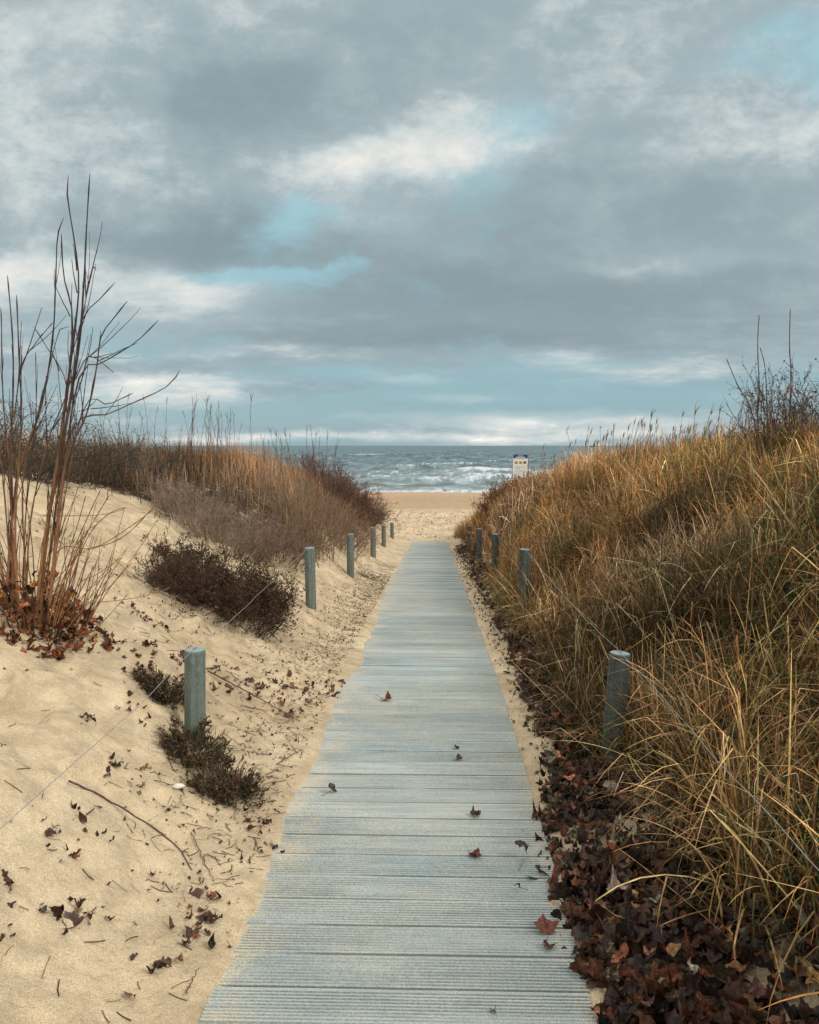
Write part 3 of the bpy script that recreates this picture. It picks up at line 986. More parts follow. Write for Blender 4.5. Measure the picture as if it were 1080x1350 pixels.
p = gp(236, 1041)
n = 9
aa, bb = np.meshgrid(np.linspace(0, math.pi, n), np.linspace(0, 2 * math.pi, 13)[:-1], indexing='ij')
r_ = 1 + .18 * np.sin(2 * bb + 1) * np.sin(aa) + .08 * np.cos(3 * aa)
co = np.stack([np.sin(aa) * np.cos(bb) * r_ * .026, np.sin(aa) * np.sin(bb) * r_ * .015, np.cos(aa) * r_ * .012], 2)
idx = np.arange(n * 12).reshape(n, 12); a = idx[:-1]; b_ = idx[1:]
q = np.stack([a.ravel(), b_.ravel(), np.roll(b_, -1, 1).ravel(), np.roll(a, -1, 1).ravel()], 1)
o = mesh_np('shell', co.reshape(-1, 3), q, M_STONE)
o.location = (p[0], p[1], p[2] + .012); o.rotation_euler = (0.2, .2, .5)
tag(o, 'small white shell on the sand under the plant by the nearest left post', 'shell')

# ------------------------------------------------------------------ grass
STRAW = [(.62, .35, .14), (.74, .49, .25), (.52, .235, .08), (.40, .26, .10)]
GREEN = [(.11, .125, .04), (.06, .08, .03), (.22, .17, .06)]
BROWN = [(.19, .09, .042), (.10, .052, .03), (.27, .14, .065)]
ORANGE = [(.46, .215, .07), (.36, .15, .05), (.56, .31, .12), (.28, .12, .05)]


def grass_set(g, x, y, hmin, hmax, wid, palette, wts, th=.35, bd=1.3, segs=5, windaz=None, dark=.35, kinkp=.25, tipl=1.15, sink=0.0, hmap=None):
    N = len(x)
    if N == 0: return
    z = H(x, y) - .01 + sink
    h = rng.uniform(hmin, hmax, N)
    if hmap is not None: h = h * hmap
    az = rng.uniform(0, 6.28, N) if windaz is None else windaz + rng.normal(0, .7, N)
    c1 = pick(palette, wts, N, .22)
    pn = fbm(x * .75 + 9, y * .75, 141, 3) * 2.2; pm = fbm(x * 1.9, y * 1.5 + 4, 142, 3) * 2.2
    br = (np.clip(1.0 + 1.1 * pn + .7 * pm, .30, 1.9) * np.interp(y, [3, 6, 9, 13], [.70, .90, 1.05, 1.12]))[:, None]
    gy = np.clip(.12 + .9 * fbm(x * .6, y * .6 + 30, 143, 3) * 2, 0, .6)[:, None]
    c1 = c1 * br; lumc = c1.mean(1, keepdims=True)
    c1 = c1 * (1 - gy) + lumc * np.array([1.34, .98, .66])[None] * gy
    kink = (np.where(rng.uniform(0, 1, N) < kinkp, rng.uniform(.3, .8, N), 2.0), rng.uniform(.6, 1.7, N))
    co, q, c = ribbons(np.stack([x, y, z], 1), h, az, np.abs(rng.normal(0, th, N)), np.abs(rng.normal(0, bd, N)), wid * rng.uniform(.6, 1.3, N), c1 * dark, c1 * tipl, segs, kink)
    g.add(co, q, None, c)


def tufts(fn, xa, xb, ya, yb, n, per, rad, s=0):
    cx, cy = sample(fn, xa, xb, ya, yb, n)
    x = np.repeat(cx, per); y = np.repeat(cy, per); N_ = len(x)
    a = rng.uniform(0, 6.28, N_); r_ = np.repeat(rng.uniform(.5, 1.4, len(cx)), per) * rad * np.sqrt(rng.uniform(0, 1, N_))
    sc = np.repeat(rng.uniform(.6, 1.3, len(cx)), per)
    return x + r_ * np.cos(a), y + r_ * np.sin(a), a, sc


gr = Geo()
tw = lambda s: (lambda a, b: veg_right(a, b) * np.clip(.42 + 2.8 * fbm(a * 1.4, b * 1.4, 200, 3) + 1.2 * fbm(a * 2.6, b * 2.6, s, 2), 0.06, 1))
# near: dark green and brown understorey, then long bleached blades over it
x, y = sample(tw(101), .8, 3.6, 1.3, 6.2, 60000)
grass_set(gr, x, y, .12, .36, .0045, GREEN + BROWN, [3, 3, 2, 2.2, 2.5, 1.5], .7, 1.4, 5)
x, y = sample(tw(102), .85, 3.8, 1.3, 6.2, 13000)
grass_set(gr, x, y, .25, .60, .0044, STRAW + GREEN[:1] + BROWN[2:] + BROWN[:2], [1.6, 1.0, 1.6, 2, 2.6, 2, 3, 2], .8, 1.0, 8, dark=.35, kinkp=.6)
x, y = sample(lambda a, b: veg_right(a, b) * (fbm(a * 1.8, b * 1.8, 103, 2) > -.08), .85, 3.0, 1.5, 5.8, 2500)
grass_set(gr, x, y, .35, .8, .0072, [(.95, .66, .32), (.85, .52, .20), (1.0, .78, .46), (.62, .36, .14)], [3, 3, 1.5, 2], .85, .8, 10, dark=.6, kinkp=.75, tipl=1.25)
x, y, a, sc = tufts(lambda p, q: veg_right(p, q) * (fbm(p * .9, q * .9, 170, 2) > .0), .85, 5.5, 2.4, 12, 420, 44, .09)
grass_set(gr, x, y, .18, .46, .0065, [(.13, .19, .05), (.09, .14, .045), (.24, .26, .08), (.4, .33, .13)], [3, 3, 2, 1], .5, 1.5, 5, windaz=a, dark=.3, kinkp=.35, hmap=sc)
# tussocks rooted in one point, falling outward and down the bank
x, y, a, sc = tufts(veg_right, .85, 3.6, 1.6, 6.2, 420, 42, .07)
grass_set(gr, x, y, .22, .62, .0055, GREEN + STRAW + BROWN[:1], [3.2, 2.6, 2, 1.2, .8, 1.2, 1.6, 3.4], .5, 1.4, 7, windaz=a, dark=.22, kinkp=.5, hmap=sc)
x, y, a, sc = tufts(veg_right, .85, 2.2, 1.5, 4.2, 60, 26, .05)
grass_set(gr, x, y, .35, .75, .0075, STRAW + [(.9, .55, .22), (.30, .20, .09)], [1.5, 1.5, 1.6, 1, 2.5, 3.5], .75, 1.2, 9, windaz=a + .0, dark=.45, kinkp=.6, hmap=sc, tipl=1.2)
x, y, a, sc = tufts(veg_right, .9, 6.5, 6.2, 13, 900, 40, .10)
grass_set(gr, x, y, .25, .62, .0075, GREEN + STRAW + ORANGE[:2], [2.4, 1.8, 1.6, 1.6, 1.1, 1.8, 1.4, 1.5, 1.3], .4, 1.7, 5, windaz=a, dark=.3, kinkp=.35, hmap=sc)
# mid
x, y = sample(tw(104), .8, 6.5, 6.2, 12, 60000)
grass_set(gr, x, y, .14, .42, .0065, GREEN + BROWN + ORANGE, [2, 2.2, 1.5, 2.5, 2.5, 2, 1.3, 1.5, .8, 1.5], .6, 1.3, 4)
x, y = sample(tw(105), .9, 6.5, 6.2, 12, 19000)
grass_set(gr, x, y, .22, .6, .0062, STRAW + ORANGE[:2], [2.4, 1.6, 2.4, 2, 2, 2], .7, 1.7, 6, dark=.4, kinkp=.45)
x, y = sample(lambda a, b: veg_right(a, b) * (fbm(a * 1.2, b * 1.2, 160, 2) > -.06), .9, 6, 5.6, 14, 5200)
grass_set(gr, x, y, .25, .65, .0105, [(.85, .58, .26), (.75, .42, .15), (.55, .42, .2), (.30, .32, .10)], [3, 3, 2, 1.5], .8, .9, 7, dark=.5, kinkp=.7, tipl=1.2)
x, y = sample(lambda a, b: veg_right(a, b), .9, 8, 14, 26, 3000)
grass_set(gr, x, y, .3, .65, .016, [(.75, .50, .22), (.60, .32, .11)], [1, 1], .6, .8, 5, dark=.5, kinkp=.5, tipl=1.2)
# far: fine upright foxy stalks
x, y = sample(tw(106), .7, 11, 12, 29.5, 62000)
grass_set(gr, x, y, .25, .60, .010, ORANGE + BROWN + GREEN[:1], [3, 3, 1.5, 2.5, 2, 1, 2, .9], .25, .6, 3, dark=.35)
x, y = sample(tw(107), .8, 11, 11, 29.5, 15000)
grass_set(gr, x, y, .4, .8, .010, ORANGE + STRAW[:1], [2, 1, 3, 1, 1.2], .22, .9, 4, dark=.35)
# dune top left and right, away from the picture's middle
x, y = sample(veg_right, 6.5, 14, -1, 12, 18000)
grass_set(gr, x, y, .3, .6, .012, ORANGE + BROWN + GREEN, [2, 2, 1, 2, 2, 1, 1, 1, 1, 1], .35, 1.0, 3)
# plume-like seed heads along the crest
def seed_heads(g, x, y, hmin, hmax, dir_az, plume=(.10, .20), col=((.22, .16, .10), (.34, .26, .17), (.13, .10, .07))):
    N = len(x); z = H(x, y)
    h = rng.uniform(hmin, hmax, N)
    D = np.stack([rng.normal(math.cos(dir_az) * .16, .09, N), rng.normal(math.sin(dir_az) * .1, .1, N), np.ones(N)], 1)
    P = grow(np.stack([x, y, z], 1), D, h, 6, .05, 0)
    cc = pick([(.25, .16, .07), (.14, .09, .05)], [1, 1], N)
    w = .0022 + .00018 * y[:, None]
    co, q, c = tubes(P, w * np.linspace(1, .6, 6)[None], 3, cc[:, None, :]); g.add(co, q, None, c)
    # plume: drooping bunch of short ribbons at the tip
    m = 9
    tip = np.repeat(P[:, -1], m, 0); N2 = N * m
    tip = tip - np.array([0, 0, 1]) * rng.uniform(0, .06, (N2, 1))
    az = rng.normal(dir_az, .5, N2)
    L = np.repeat(rng.uniform(*plume, N), m) * rng.uniform(.4, 1, N2)
    c1 = np.repeat(pick(list(col), [1] * len(col), N), m, 0)
    co, q, c = ribbons(tip, L, az, np.abs(rng.normal(.25, .15, N2)), np.abs(rng.normal(1.0, .4, N2)), np.repeat(.004 + .0003 * y, m), c1, c1 * 1.2, 3)
    g.add(co, q, None, c)


def crest_right(n, ya, yb):
    y = rng.uniform(ya, yb, n)
    v = rng.uniform(2.0, 5.5, n)
    return .5 + v, y


x, y = crest_right(130, 8.5, 17)
seed_heads(gr, x, y, .45, .95, 0.1)
x, y = crest_right(60, 17, 27)
seed_heads(gr, x - 1.0, y, .5, .95, 0.1)
o = gr.build('dune_grass', M_GRASS)
tag(o, 'tangled dry orange and green dune grass covering the right bank', 'grass', kind='stuff')

gl = Geo()
tl_ = lambda s: (lambda a, b: veg_left(a, b) * np.clip(.5 + 2.0 * fbm(a * 1.3, b * 1.3, s, 3), .1, 1))
FINE = [(.30, .20, .115), (.40, .245, .115), (.22, .14, .10), (.15, .10, .075), (.44, .30, .18)]
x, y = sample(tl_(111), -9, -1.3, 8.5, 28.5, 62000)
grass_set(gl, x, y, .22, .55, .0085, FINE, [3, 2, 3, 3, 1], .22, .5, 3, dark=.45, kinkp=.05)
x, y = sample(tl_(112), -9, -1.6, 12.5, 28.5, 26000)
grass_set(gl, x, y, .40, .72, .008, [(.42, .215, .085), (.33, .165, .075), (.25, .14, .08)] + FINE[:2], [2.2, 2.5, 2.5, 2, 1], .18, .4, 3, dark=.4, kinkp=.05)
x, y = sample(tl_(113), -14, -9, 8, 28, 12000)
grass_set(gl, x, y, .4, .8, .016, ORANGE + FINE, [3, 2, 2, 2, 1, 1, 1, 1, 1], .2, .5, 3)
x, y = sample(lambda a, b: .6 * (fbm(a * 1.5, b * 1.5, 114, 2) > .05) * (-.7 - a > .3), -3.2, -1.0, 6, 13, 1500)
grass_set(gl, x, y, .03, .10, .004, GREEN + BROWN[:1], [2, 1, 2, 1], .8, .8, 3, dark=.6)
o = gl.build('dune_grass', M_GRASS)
tag(o, 'fine brown dry grass topped orange covering the back of the left dune', 'grass', kind='stuff')


# ------------------------------------------------------------------ shrubs
def shrub(name, label, cat, cx, cy, rad, hgt, ns, col, leafcol=None, nleaf=0, lean=(0, 0), r0=.006, tw1=6, tw2=10, fine=.0012, wig=.12, group=None, leaf=.02, spread=.75, up=.03, flat=1.0, rz=None):
    z = float(H(cx, cy))
    root = thing(name, label, cat, (cx, cy, z), group)
    loc = np.array([cx, cy, z])
    a = rng.uniform(0, 6.28, ns); rr = rad * .45 * np.sqrt(rng.uniform(0, 1, ns))
    bx, by = cx + rr * np.cos(a), cy + rr * np.sin(a)
    P0 = np.stack([bx, by, H(bx, by) - .02], 1)
    D = np.stack([np.cos(a) * spread * (rr / rad * 2 + .15) + lean[0] + rng.normal(0, .15, ns), np.sin(a) * spread * (rr / rad * 2 + .15) + lean[1] + rng.normal(0, .15, ns), np.ones(ns) * flat], 1)
    A = grow(P0, D, hgt * rng.uniform(.6, 1.1, ns), 7, wig, up)
    B = sprout(A, ns * tw1, .15, 1, .55, hgt * .25, hgt * .5, 6, wig * 1.2, up)
    C = sprout(B, ns * tw2, .2, 1, .6, hgt * .12, hgt * .28, 4, wig * 1.2, up)
    g = Geo()
    for T, ra, rb, sd in ((A, r0, fine * 1.6, 5), (B, r0 * .4, fine, 3), (C, fine * 1.1, fine * .7, 3)):
        c = jitcol(col, len(T), .28)
        co, q, cc = tubes(T, taper(len(T), T.shape[1], ra, rb), sd, c[:, None, :]); g.add(co, q, None, cc)
    g.co = [c - loc for c in g.co]
    g.build('branches', M_TWIG, parent=root)
    if nleaf:
        g2 = Geo()
        i = rng.integers(0, len(C), nleaf); k = rng.integers(1, C.shape[1], nleaf)
        pos = C[i, k] - loc
        leaves(g2, pos, rng.uniform(.5, 1.3, nleaf) * leaf, pick(list(leafcol), [1] * len(leafcol), nleaf), rng.uniform(0, 1.5, nleaf), 1)
        g2.build('leaves', M_LEAF, parent=root)
    return root


DK = [(.055, .032, .022), (.085, .045, .03), (.045, .04, .022), (.03, .022, .017)]
# the dark heathery mat shrub on the left bank, made of three plants
HP = [(280, 815, .82, .50, 110, 'dark reddish brown low shrub sprawling over the left bank, largest of three', (.05, -.3)),
      (322, 836, .60, .40, 80, 'dark twiggy low shrub hanging down the bank just behind the nearest left post', (.05, -.4)),
      (246, 778, .42, .34, 44, 'small dark low shrub at the top left of the dark mat on the sand', (-.05, -.2))]
for (px, py, rd_, h_, n_, lb, ln) in HP:
    p = gp(px, py - 22)
    shrub('heath_shrub', lb, 'shrub', p[0], p[1], rd_, h_, n_, (.085, .045, .032), DK + [(.12, .05, .03), (.07, .075, .03)], 8500, lean=ln, tw1=9, tw2=24, wig=.22, leaf=.025, r0=.004, spread=1.3)
FG = [(.22, .15, .10), (.16, .10, .075)]
BP = [(300, 722, .9, .50, (.23, .165, .12), 'greyish fine twigged brown shrub above the dark low shrub on the left dune'),
      (250, 690, .8, .42, (.25, .19, .14), 'pale grey-brown low shrub nearest the bare sand ridge on the left'),
      (365, 735, .8, .55, (.22, .14, .10), 'russet brown shrub between the dark low shrub and the second left post'),
      (400, 700, .95, .70, (.26, .18, .12), 'pale twigged brown bush on the bank right behind the second left post'),
      (440, 712, .85, .70, (.24, .15, .10), 'brown bush spilling down the bank behind the third left post')]
for (px, py, rd_, h_, col_, lb) in BP:
    p = gp(px, py)
    shrub('brown_shrub', lb, 'shrub', p[0], p[1], rd_, h_, 110, col_, FG, 1500, tw1=10, tw2=24, lean=(.2, -.2), r0=.004, fine=.0013, leaf=.024, spread=.9)
shrub('brown_shrub', 'dark violet-brown bush overhanging the fourth left post, pushing out to the right', 'shrub', -2.2, 18.0, 1.4, 1.0, 120, (.15, .085, .06), DK[:2], 2600, tw1=10, tw2=24, lean=(.35, 0), r0=.006, fine=.0022, leaf=.035)
shrub('brown_shrub', 'farthest dark bush on the left, its twigs standing against the beach', 'shrub', -2.2, 21.5, 1.3, .85, 110, (.13, .075, .05), DK[:2], 2600, tw1=10, tw2=22, lean=(.4, 0), r0=.007, fine=.0028, leaf=.04)
shrub('brown_shrub', 'reddish dark bush at the end of the right dune beside the beach', 'shrub', 2.1, 22.0, 1.2, .65, 90, (.16, .075, .045), DK[:2], 2400, tw1=10, tw2=22, lean=(-.35, 0), r0=.007, fine=.003, leaf=.04)
# dark thicket at the far left
for (px, Y, rad, h, lb) in [(20, 9.6, 1.0, .95, 'dark tangled thorny bush at the left edge behind the bare bush'),
                            (95, 10.4, 1.0, .8, 'dark tangled bush between the edge thicket and the dune grass'),
                            (160, 11.6, .9, .75, 'dark bush with leaning twig tips beside the tall stalks on the left dune'),
                            (-60, 10.8, 1.2, 1.1, 'big dark thicket cut by the left edge of the picture')]:
    q_ = at(px, 600, Y)
    shrub('thicket_bush', lb, 'bush', q_[0], Y, rad, h, 52, (.085, .068, .052), [(.075, .075, .04), (.07, .055, .04)], 1500, tw1=8, tw2=18, wig=.26, r0=.007, fine=.0018, leaf=.03, spread=.9)
# right crest bush blown to the right
q_ = at(1050, 600, 9.5)
shrub('crest_bush', 'airy dark twigged bush on the right crest behind the bare saplings', 'bush', q_[0], 9.5, 1.1, .95, 46, (.09, .06, .045), [(.13, .09, .06), (.07, .05, .04), (.2, .15, .1)], 2400, tw1=7, tw2=14, wig=.13, lean=(.35, 0), r0=.006, fine=.0016, leaf=.032)
q_ = at(1150, 590, 8.8)
shrub('crest_bush', 'dense dark bush on the right crest cut by the picture edge', 'bush', q_[0], 8.8, 1.1, 1.1, 46, (.08, .055, .04), [(.13, .09, .06), (.07, .05, .04)], 2400, tw1=7, tw2=14, wig=.13, lean=(.2, 0), r0=.006, fine=.0016, leaf=.032)

# plants by the nearest post
for (px, py, rad, h, nn, lb, ln) in [(257, 995, .20, .17, 60, 'dead dark brown plant wrapped round the foot of the nearest left post', (.0, -.3)),
                                     (298, 1045, .19, .15, 64, 'dead drooping plant between the nearest left post and the boards', (.3, -.7)),
                                     (212, 915, .17, .17, 50, 'small dark green-brown tuft on the sand just left of the nearest post', (.1, -.1))]:
    p = gp(px, py)
    r_ = shrub('dead_plant', lb, 'plant', p[0], p[1], rad, h, nn, (.075, .05, .03), DK + [(.08, .08, .04), (.16, .08, .03)], 1300, tw1=5, tw2=10, wig=.22, lean=ln, r0=.0022, fine=.0009, leaf=.026, spread=1.4)
    g = Geo()
    N = 420
    a = rng.uniform(0, 6.28, N); rr = rad * .8 * np.sqrt(rng.uniform(0, 1, N))
    x = p[0] + rr * np.cos(a); y = p[1] + rr * np.sin(a)
    c1 = pick([(.09, .075, .04), (.06, .045, .03), (.15, .10, .05)], [2, 2, 1], N)
    co, q, c = ribbons(np.stack([x, y, H(x, y)], 1), rng.uniform(.06, .15, N), a, np.abs(rng.normal(.4, .3, N)), rng.uniform(.5, 2.4, N), np.full(N, .0032), c1 * .6, c1, 4)
    z = float(H(p[0], p[1]))
    g.add(co - np.array([p[0], p[1], z]), q, None, c)
    g.build('leaf_blades', M_GRASS, parent=r_)

# small green tufts
for (px, py, lb, n) in [(376, 727 + 35, 'little bright green tuft between the second and third left posts', 60), (484, 762, 'small green tuft on the sand beside the third left post', 120), (76, 703, 'small bright green tuft on the upper left sand', 60)]:
    p = gp(px, py); z = float(H(p[0], p[1]))
    a = rng.uniform(0, 6.28, n); rr = .11 * np.sqrt(rng.uniform(0, 1, n))
    x = p[0] + rr * np.cos(a) * 1.6; y = p[1] + rr * np.sin(a)
    c1 = pick([(.07, .12, .035), (.11, .15, .05)], [1, 1], n)
    co, q, c = ribbons(np.stack([x, y, H(x, y)], 1), rng.uniform(.04, .10, n), a, np.abs(rng.normal(.5, .3, n)), rng.uniform(.3, 1.2, n), np.full(n, .006), c1 * .6, c1, 4)
    o = mesh_np('green_tuft', co - np.array([p[0], p[1], z]), q, M_GRASS, c); o.location = (p[0], p[1], z)
    tag(o, lb, 'plant')


# ------------------------------------------------------------------ bare bushes with tall stems
def spline(P, n):
    P = np.asarray(P, float)
    d = np.concatenate([[0], np.cumsum(np.linalg.norm(np.diff(P, axis=0), axis=1))])
    t = np.linspace(0, d[-1], n)
    # Catmull-Rom through the points
    out = []
    for tv in t:
        k = min(np.searchsorted(d, tv, side='right') - 1, len(P) - 2); k = max(k, 0)
        f = (tv - d[k]) / (d[k + 1] - d[k] + 1e-9)
        p0 = P[max(k - 1, 0)]; p1 = P[k]; p2 = P[k + 1]; p3 = P[min(k + 2, len(P) - 1)]
        out.append(.5 * ((2 * p1) + (-p0 + p2) * f + (2 * p0 - 5 * p1 + 4 * p2 - p3) * f * f + (-p0 + 3 * p1 - 3 * p2 + p3) * f ** 3))
    return np.array(out)


STEMC0, STEMC1 = np.array([.30, .145, .065]), np.array([.045, .028, .024])


def stem(root, loc, pts, Y0, Y1, r0, r1, name='stem', n=26, buds=True, c0=STEMC0, c1=STEMC1):
    m = len(pts)
    P = [at(px, py, Y0 + (Y1 - Y0) * i / (m - 1)) for i, (px, py) in enumerate(pts)]
    Q = spline(P, n)
    t = np.linspace(0, 1, n)
    r = r0 + (r1 - r0) * t ** .8
    if buds:
        for k in range(5, n, 4): r[k] *= 1.35
        r[-2] *= 1.5; r[-1] *= .4
    zf = np.clip((Q[:, 2] - .9) / 1.3, 0, 1)[:, None]
    C = c0 * (1 - zf) + c1 * zf
    co, q, c = tubes(Q[None], r[None], 6, C[None])
    g = Geo(); g.add(co - loc, q, None, c)
    return g.build(name, M_BARK, parent=root), Q


p0 = gp(62, 838); bl_ = np.array([p0[0], p0[1], p0[2] - .02])
bush = thing('bare_bush', 'tall leafless bush with long orange-brown stems rising against the sky on the left sand', 'bush', bl_)
YB = p0[1]
S_ = [
    ([(52, 832), (62, 700), (85, 570), (104, 459), (111, 367), (114, 304), (118.5, 229)], 0, .1, .017, .0028),
    ([(46, 834), (58, 720), (80, 580), (98, 441), (104, 378), (100, 330), (89, 259), (90, 231)], 0, -.1, .015, .0028),
    ([(8, 790), (22, 637), (55, 533), (70, 441), (74, 355), (76, 311), (84, 287)], .1, .2, .012, .0028),
    ([(50, 800), (75, 610), (96, 437), (84, 363), (81, 308)], .05, -.2, .012, .0028),
    ([(62, 830), (92, 578), (148, 544), (218, 511), (237, 488)], -.05, .3, .010, .0026),
    ([(66, 800), (100, 515), (137, 478), (178, 452), (209, 422)], 0, .25, .010, .0026),
    ([(70, 760), (85, 618), (115, 544), (128, 481), (133, 444), (148, 422), (168, 397)], -.05, -.25, .010, .0026),
    ([(60, 780), (100, 470), (111, 417), (133, 393), (152, 372)], .05, -.1, .010, .0024),
    ([(64, 790), (107, 548), (144, 533), (176, 518)], 0, -.3, .008, .0024),
    ([(18, 812), (15, 593), (17, 533), (17, 452), (10, 363)], .1, .2, .013, .0028),
    ([(26, 820), (20, 700), (28, 552), (26, 489), (22, 389)], .05, -.1, .012, .0028),
    ([(22, 800), (12, 620), (4, 520), (2, 425), (1, 405)], .1, .1, .010, .0024),
    ([(18, 560), (28, 485), (45, 455), (70, 425)], .12, .1, .006, .0022),
    ([(38, 815), (30, 640), (52, 540), (78, 437), (92, 430)], .1, .3, .009, .0022),
    ([(34, 825), (40, 690), (64, 580), (88, 510), (60, 455), (44, 430)], .1, .35, .009, .0022),
    ([(30, 825), (34, 680), (47, 560), (47, 464)], .1, .4, .008, .0022),
    ([(100, 470), (120, 360), (127, 357)], .05, .0, .004, .0026),
    ([(100, 500), (118, 470), (150, 491)], .0, .1, .005, .002),
    ([(20, 830), (10, 700), (0, 600), (-20, 520)], .1, .3, .010, .0024),
    ([(14, 825), (-6, 700), (-30, 560), (-45, 440)], .1, .1, .012, .0024),
    # lower whips spreading over the sand
    ([(70, 825), (92, 740), (112, 690), (133, 645)], -.1, -.3, .006, .002),
    ([(72, 825), (98, 735), (122, 690), (144, 653)], -.1, -.35, .006, .002),
    ([(64, 825), (84, 745), (100, 700), (113, 654)], -.1, -.3, .006, .002),
    ([(76, 822), (110, 720), (140, 680), (167, 669)], -.1, -.3, .006, .002),
    ([(60, 790), (78, 725), (120, 723), (165, 706), (208, 662)], -.15, -.2, .006, .0022),
    ([(66, 815), (95, 740), (140, 715), (178, 690), (207, 668)], -.15, -.25, .005, .002),
    ([(78, 815), (104, 770), (128, 757), (160, 735)], -.1, -.2, .004, .0018),
    ([(82, 838), (112, 800), (140, 778), (175, 741)], -.1, -.3, .005, .0018),
    ([(80, 812), (110, 785), (147, 751)], -.1, -.2, .004, .0018),
    ([(82, 820), (116, 790), (151, 756)], -.1, -.15, .004, .0018),
    ([(86, 846), (118, 835), (140, 815), (167, 785)], -.1, -.25, .004, .0018),
    ([(90, 795), (140, 793), (190, 786), (224, 775)], .0, .1, .004, .0018),
    ([(66, 800), (60, 755), (80, 700), (97, 660)], .0, -.2, .004, .0016),
    ([(70, 770), (90, 745), (110, 705), (127, 692)], .0, -.2, .004, .0016),
    ([(56, 680), (90, 680), (130, 679), (165, 672)], .0, .2, .004, .0016),
]
mains = []
for (pts, dy0, dy1, ra, rb) in S_:
    _, Q = stem(bush, bl_, pts, YB + dy0, YB + dy1, ra * (.70 if ra > .009 else .58), rb * .9)
    mains.append(Q)
# fine side twigs
T = np.stack([m[::3][:8] for m in mains[:20] if len(m[::3]) >= 8])
B = sprout(T, 150, .2, .98, .17, .12, .6, 6, .05, .05)
g = Geo(); co, q, c = tubes(B, taper(150, 6, .0028, .0012), 4, np.tile(STEMC1 * 1.4, (150, 6, 1))); g.add(co - bl_, q, None, c)
g.build('side_twigs', M_BARK, parent=bush)
# short suckers and leaves caught at the base
g = Geo(); n = 95
a = rng.uniform(0, 6.28, n); rr = .30 * np.sqrt(rng.uniform(0, 1, n))
x = bl_[0] - .12 + rr * np.cos(a); y = bl_[1] + .12 + rr * np.sin(a)
A = grow(np.stack([x, y, H(x, y) - .01], 1), np.stack([np.cos(a) * .5, np.sin(a) * .5 - .15, np.ones(n)], 1), rng.uniform(.2, .95, n), 6, .10, .03)
co, q, c = tubes(A, taper(n, 6, .0035, .0014), 4, jitcol((.17, .075, .035), n, .35)[:, None, :]); g.add(co - bl_, q, None, c)
g.build('suckers', M_BARK, parent=bush)
g = Geo(); n = 460
a = rng.uniform(0, 6.28, n); rr = .42 * rng.uniform(0, 1, n) ** .7
x = bl_[0] - .06 + rr * np.cos(a) * .9; y = bl_[1] + .10 + rr * np.sin(a)
z = H(x, y) + .42 * rng.uniform(0, 1, n) ** 2 * (1 - rr / .45)
leaves(g, np.stack([x, y, z], 1), rng.uniform(.05, .10, n), pick([(.24, .08, .03), (.36, .16, .055), (.14, .05, .026), (.05, .03, .02)], [2, 1.2, 3, 3], n), rng.uniform(0, 1.4, n), 0)
x = bl_[0] + rng.uniform(.2, 1.6, 120); y = bl_[1] + (x - bl_[0]) * .75 + rng.normal(0, .16, 120)
leaves(g, np.stack([x, y, H(x, y) + .012], 1), rng.uniform(.035, .08, 120), pick([(.12, .05, .035), (.06, .032, .022), (.17, .07, .04)], [2, 2, 1], 120), np.abs(rng.normal(0, .5, 120)), 0)
o = g.build('leaf_litter', M_LEAF)
tag(o, 'rusty maple leaves caught round the foot of the tall bare bush', 'fallen leaves', kind='stuff')

# saplings on the right crest
SAP = [([(1002, 640), (1001, 594), (999, 539), (1001, 511), (999, 456), (1001, 415)], 8.3, 'tall bare straight sapling on the right crest, left of the tallest', .010),
       ([(1014, 640), (1012, 567), (1011, 519), (1008, 480), (1002, 458)], 8.4, 'shorter bare sapling close beside the tall straight one on the right crest', .008),
       ([(1006, 645), (997, 567), (986, 530), (972, 506), (958, 473)], 8.2, 'bare sapling leaning left on the right crest', .009),
       ([(1037, 640), (1041, 553), (1043, 497), (1041, 456), (1042, 407)], 8.1, 'tallest bare sapling, farthest right on the crest', .010)]
for (pts, Y, lb, ra) in SAP:
    x_ = at(pts[0][0], pts[0][1], Y)
    z_ = float(H(x_[0], Y)); loc = np.array([x_[0], Y, z_ - .03])
    # root the stem in the ground
    pts2 = list(pts)
    root = thing('sapling', lb, 'sapling', loc, 'bare saplings on the right crest')
    P = [loc] + [at(px, py, Y) for (px, py) in pts2 if at(px, py, Y)[2] > z_ + .1]
    Q = spline(P, 30); r = np.linspace(ra, .003, 30)
    r[6::4] *= 1.3; r[-2] *= 1.5
    co, q, c = tubes(Q[None], r[None], 6, np.tile(np.array([.075, .045, .035]), (1, 30, 1)))
    g = Geo(); g.add(co - loc, q, None, c); g.build('stem', M_BARK, parent=root)
    B = sprout(Q[None, ::3], 7, .05, .5, .22, .15, .45, 5, .08, .05)
    co, q, c = tubes(B, taper(7, 5, .0035, .0015), 4, np.tile(np.array([.07, .045, .035]), (7, 5, 1)))
    g = Geo(); g.add(co - loc, q, None, c); g.build('side_twigs', M_BARK, parent=root)

# thin tall stalks above the left dune, cut from one kind
def stalk_mesh(k):
    P = grow(np.array([[0., 0, -.1]]), np.array([[rng.normal(0, .06), rng.normal(0, .06), 1.]]), np.array([1.0]), 9, .035, 0)
    g = Geo()
    co, q, c = tubes(P, np.linspace(.0034, .0014, 9)[None], 4, np.tile(np.array([.13, .085, .06]), (1, 9, 1))); g.add(co, q, None, c)
    B = sprout(P, 5, .45, .95, .2, .08, .22, 4, .06, .05)
    co, q, c = tubes(B, taper(5, 4, .0018, .001), 3, np.tile(np.array([.12, .08, .055]), (5, 4, 1))); g.add(co, q, None, c)
    return g


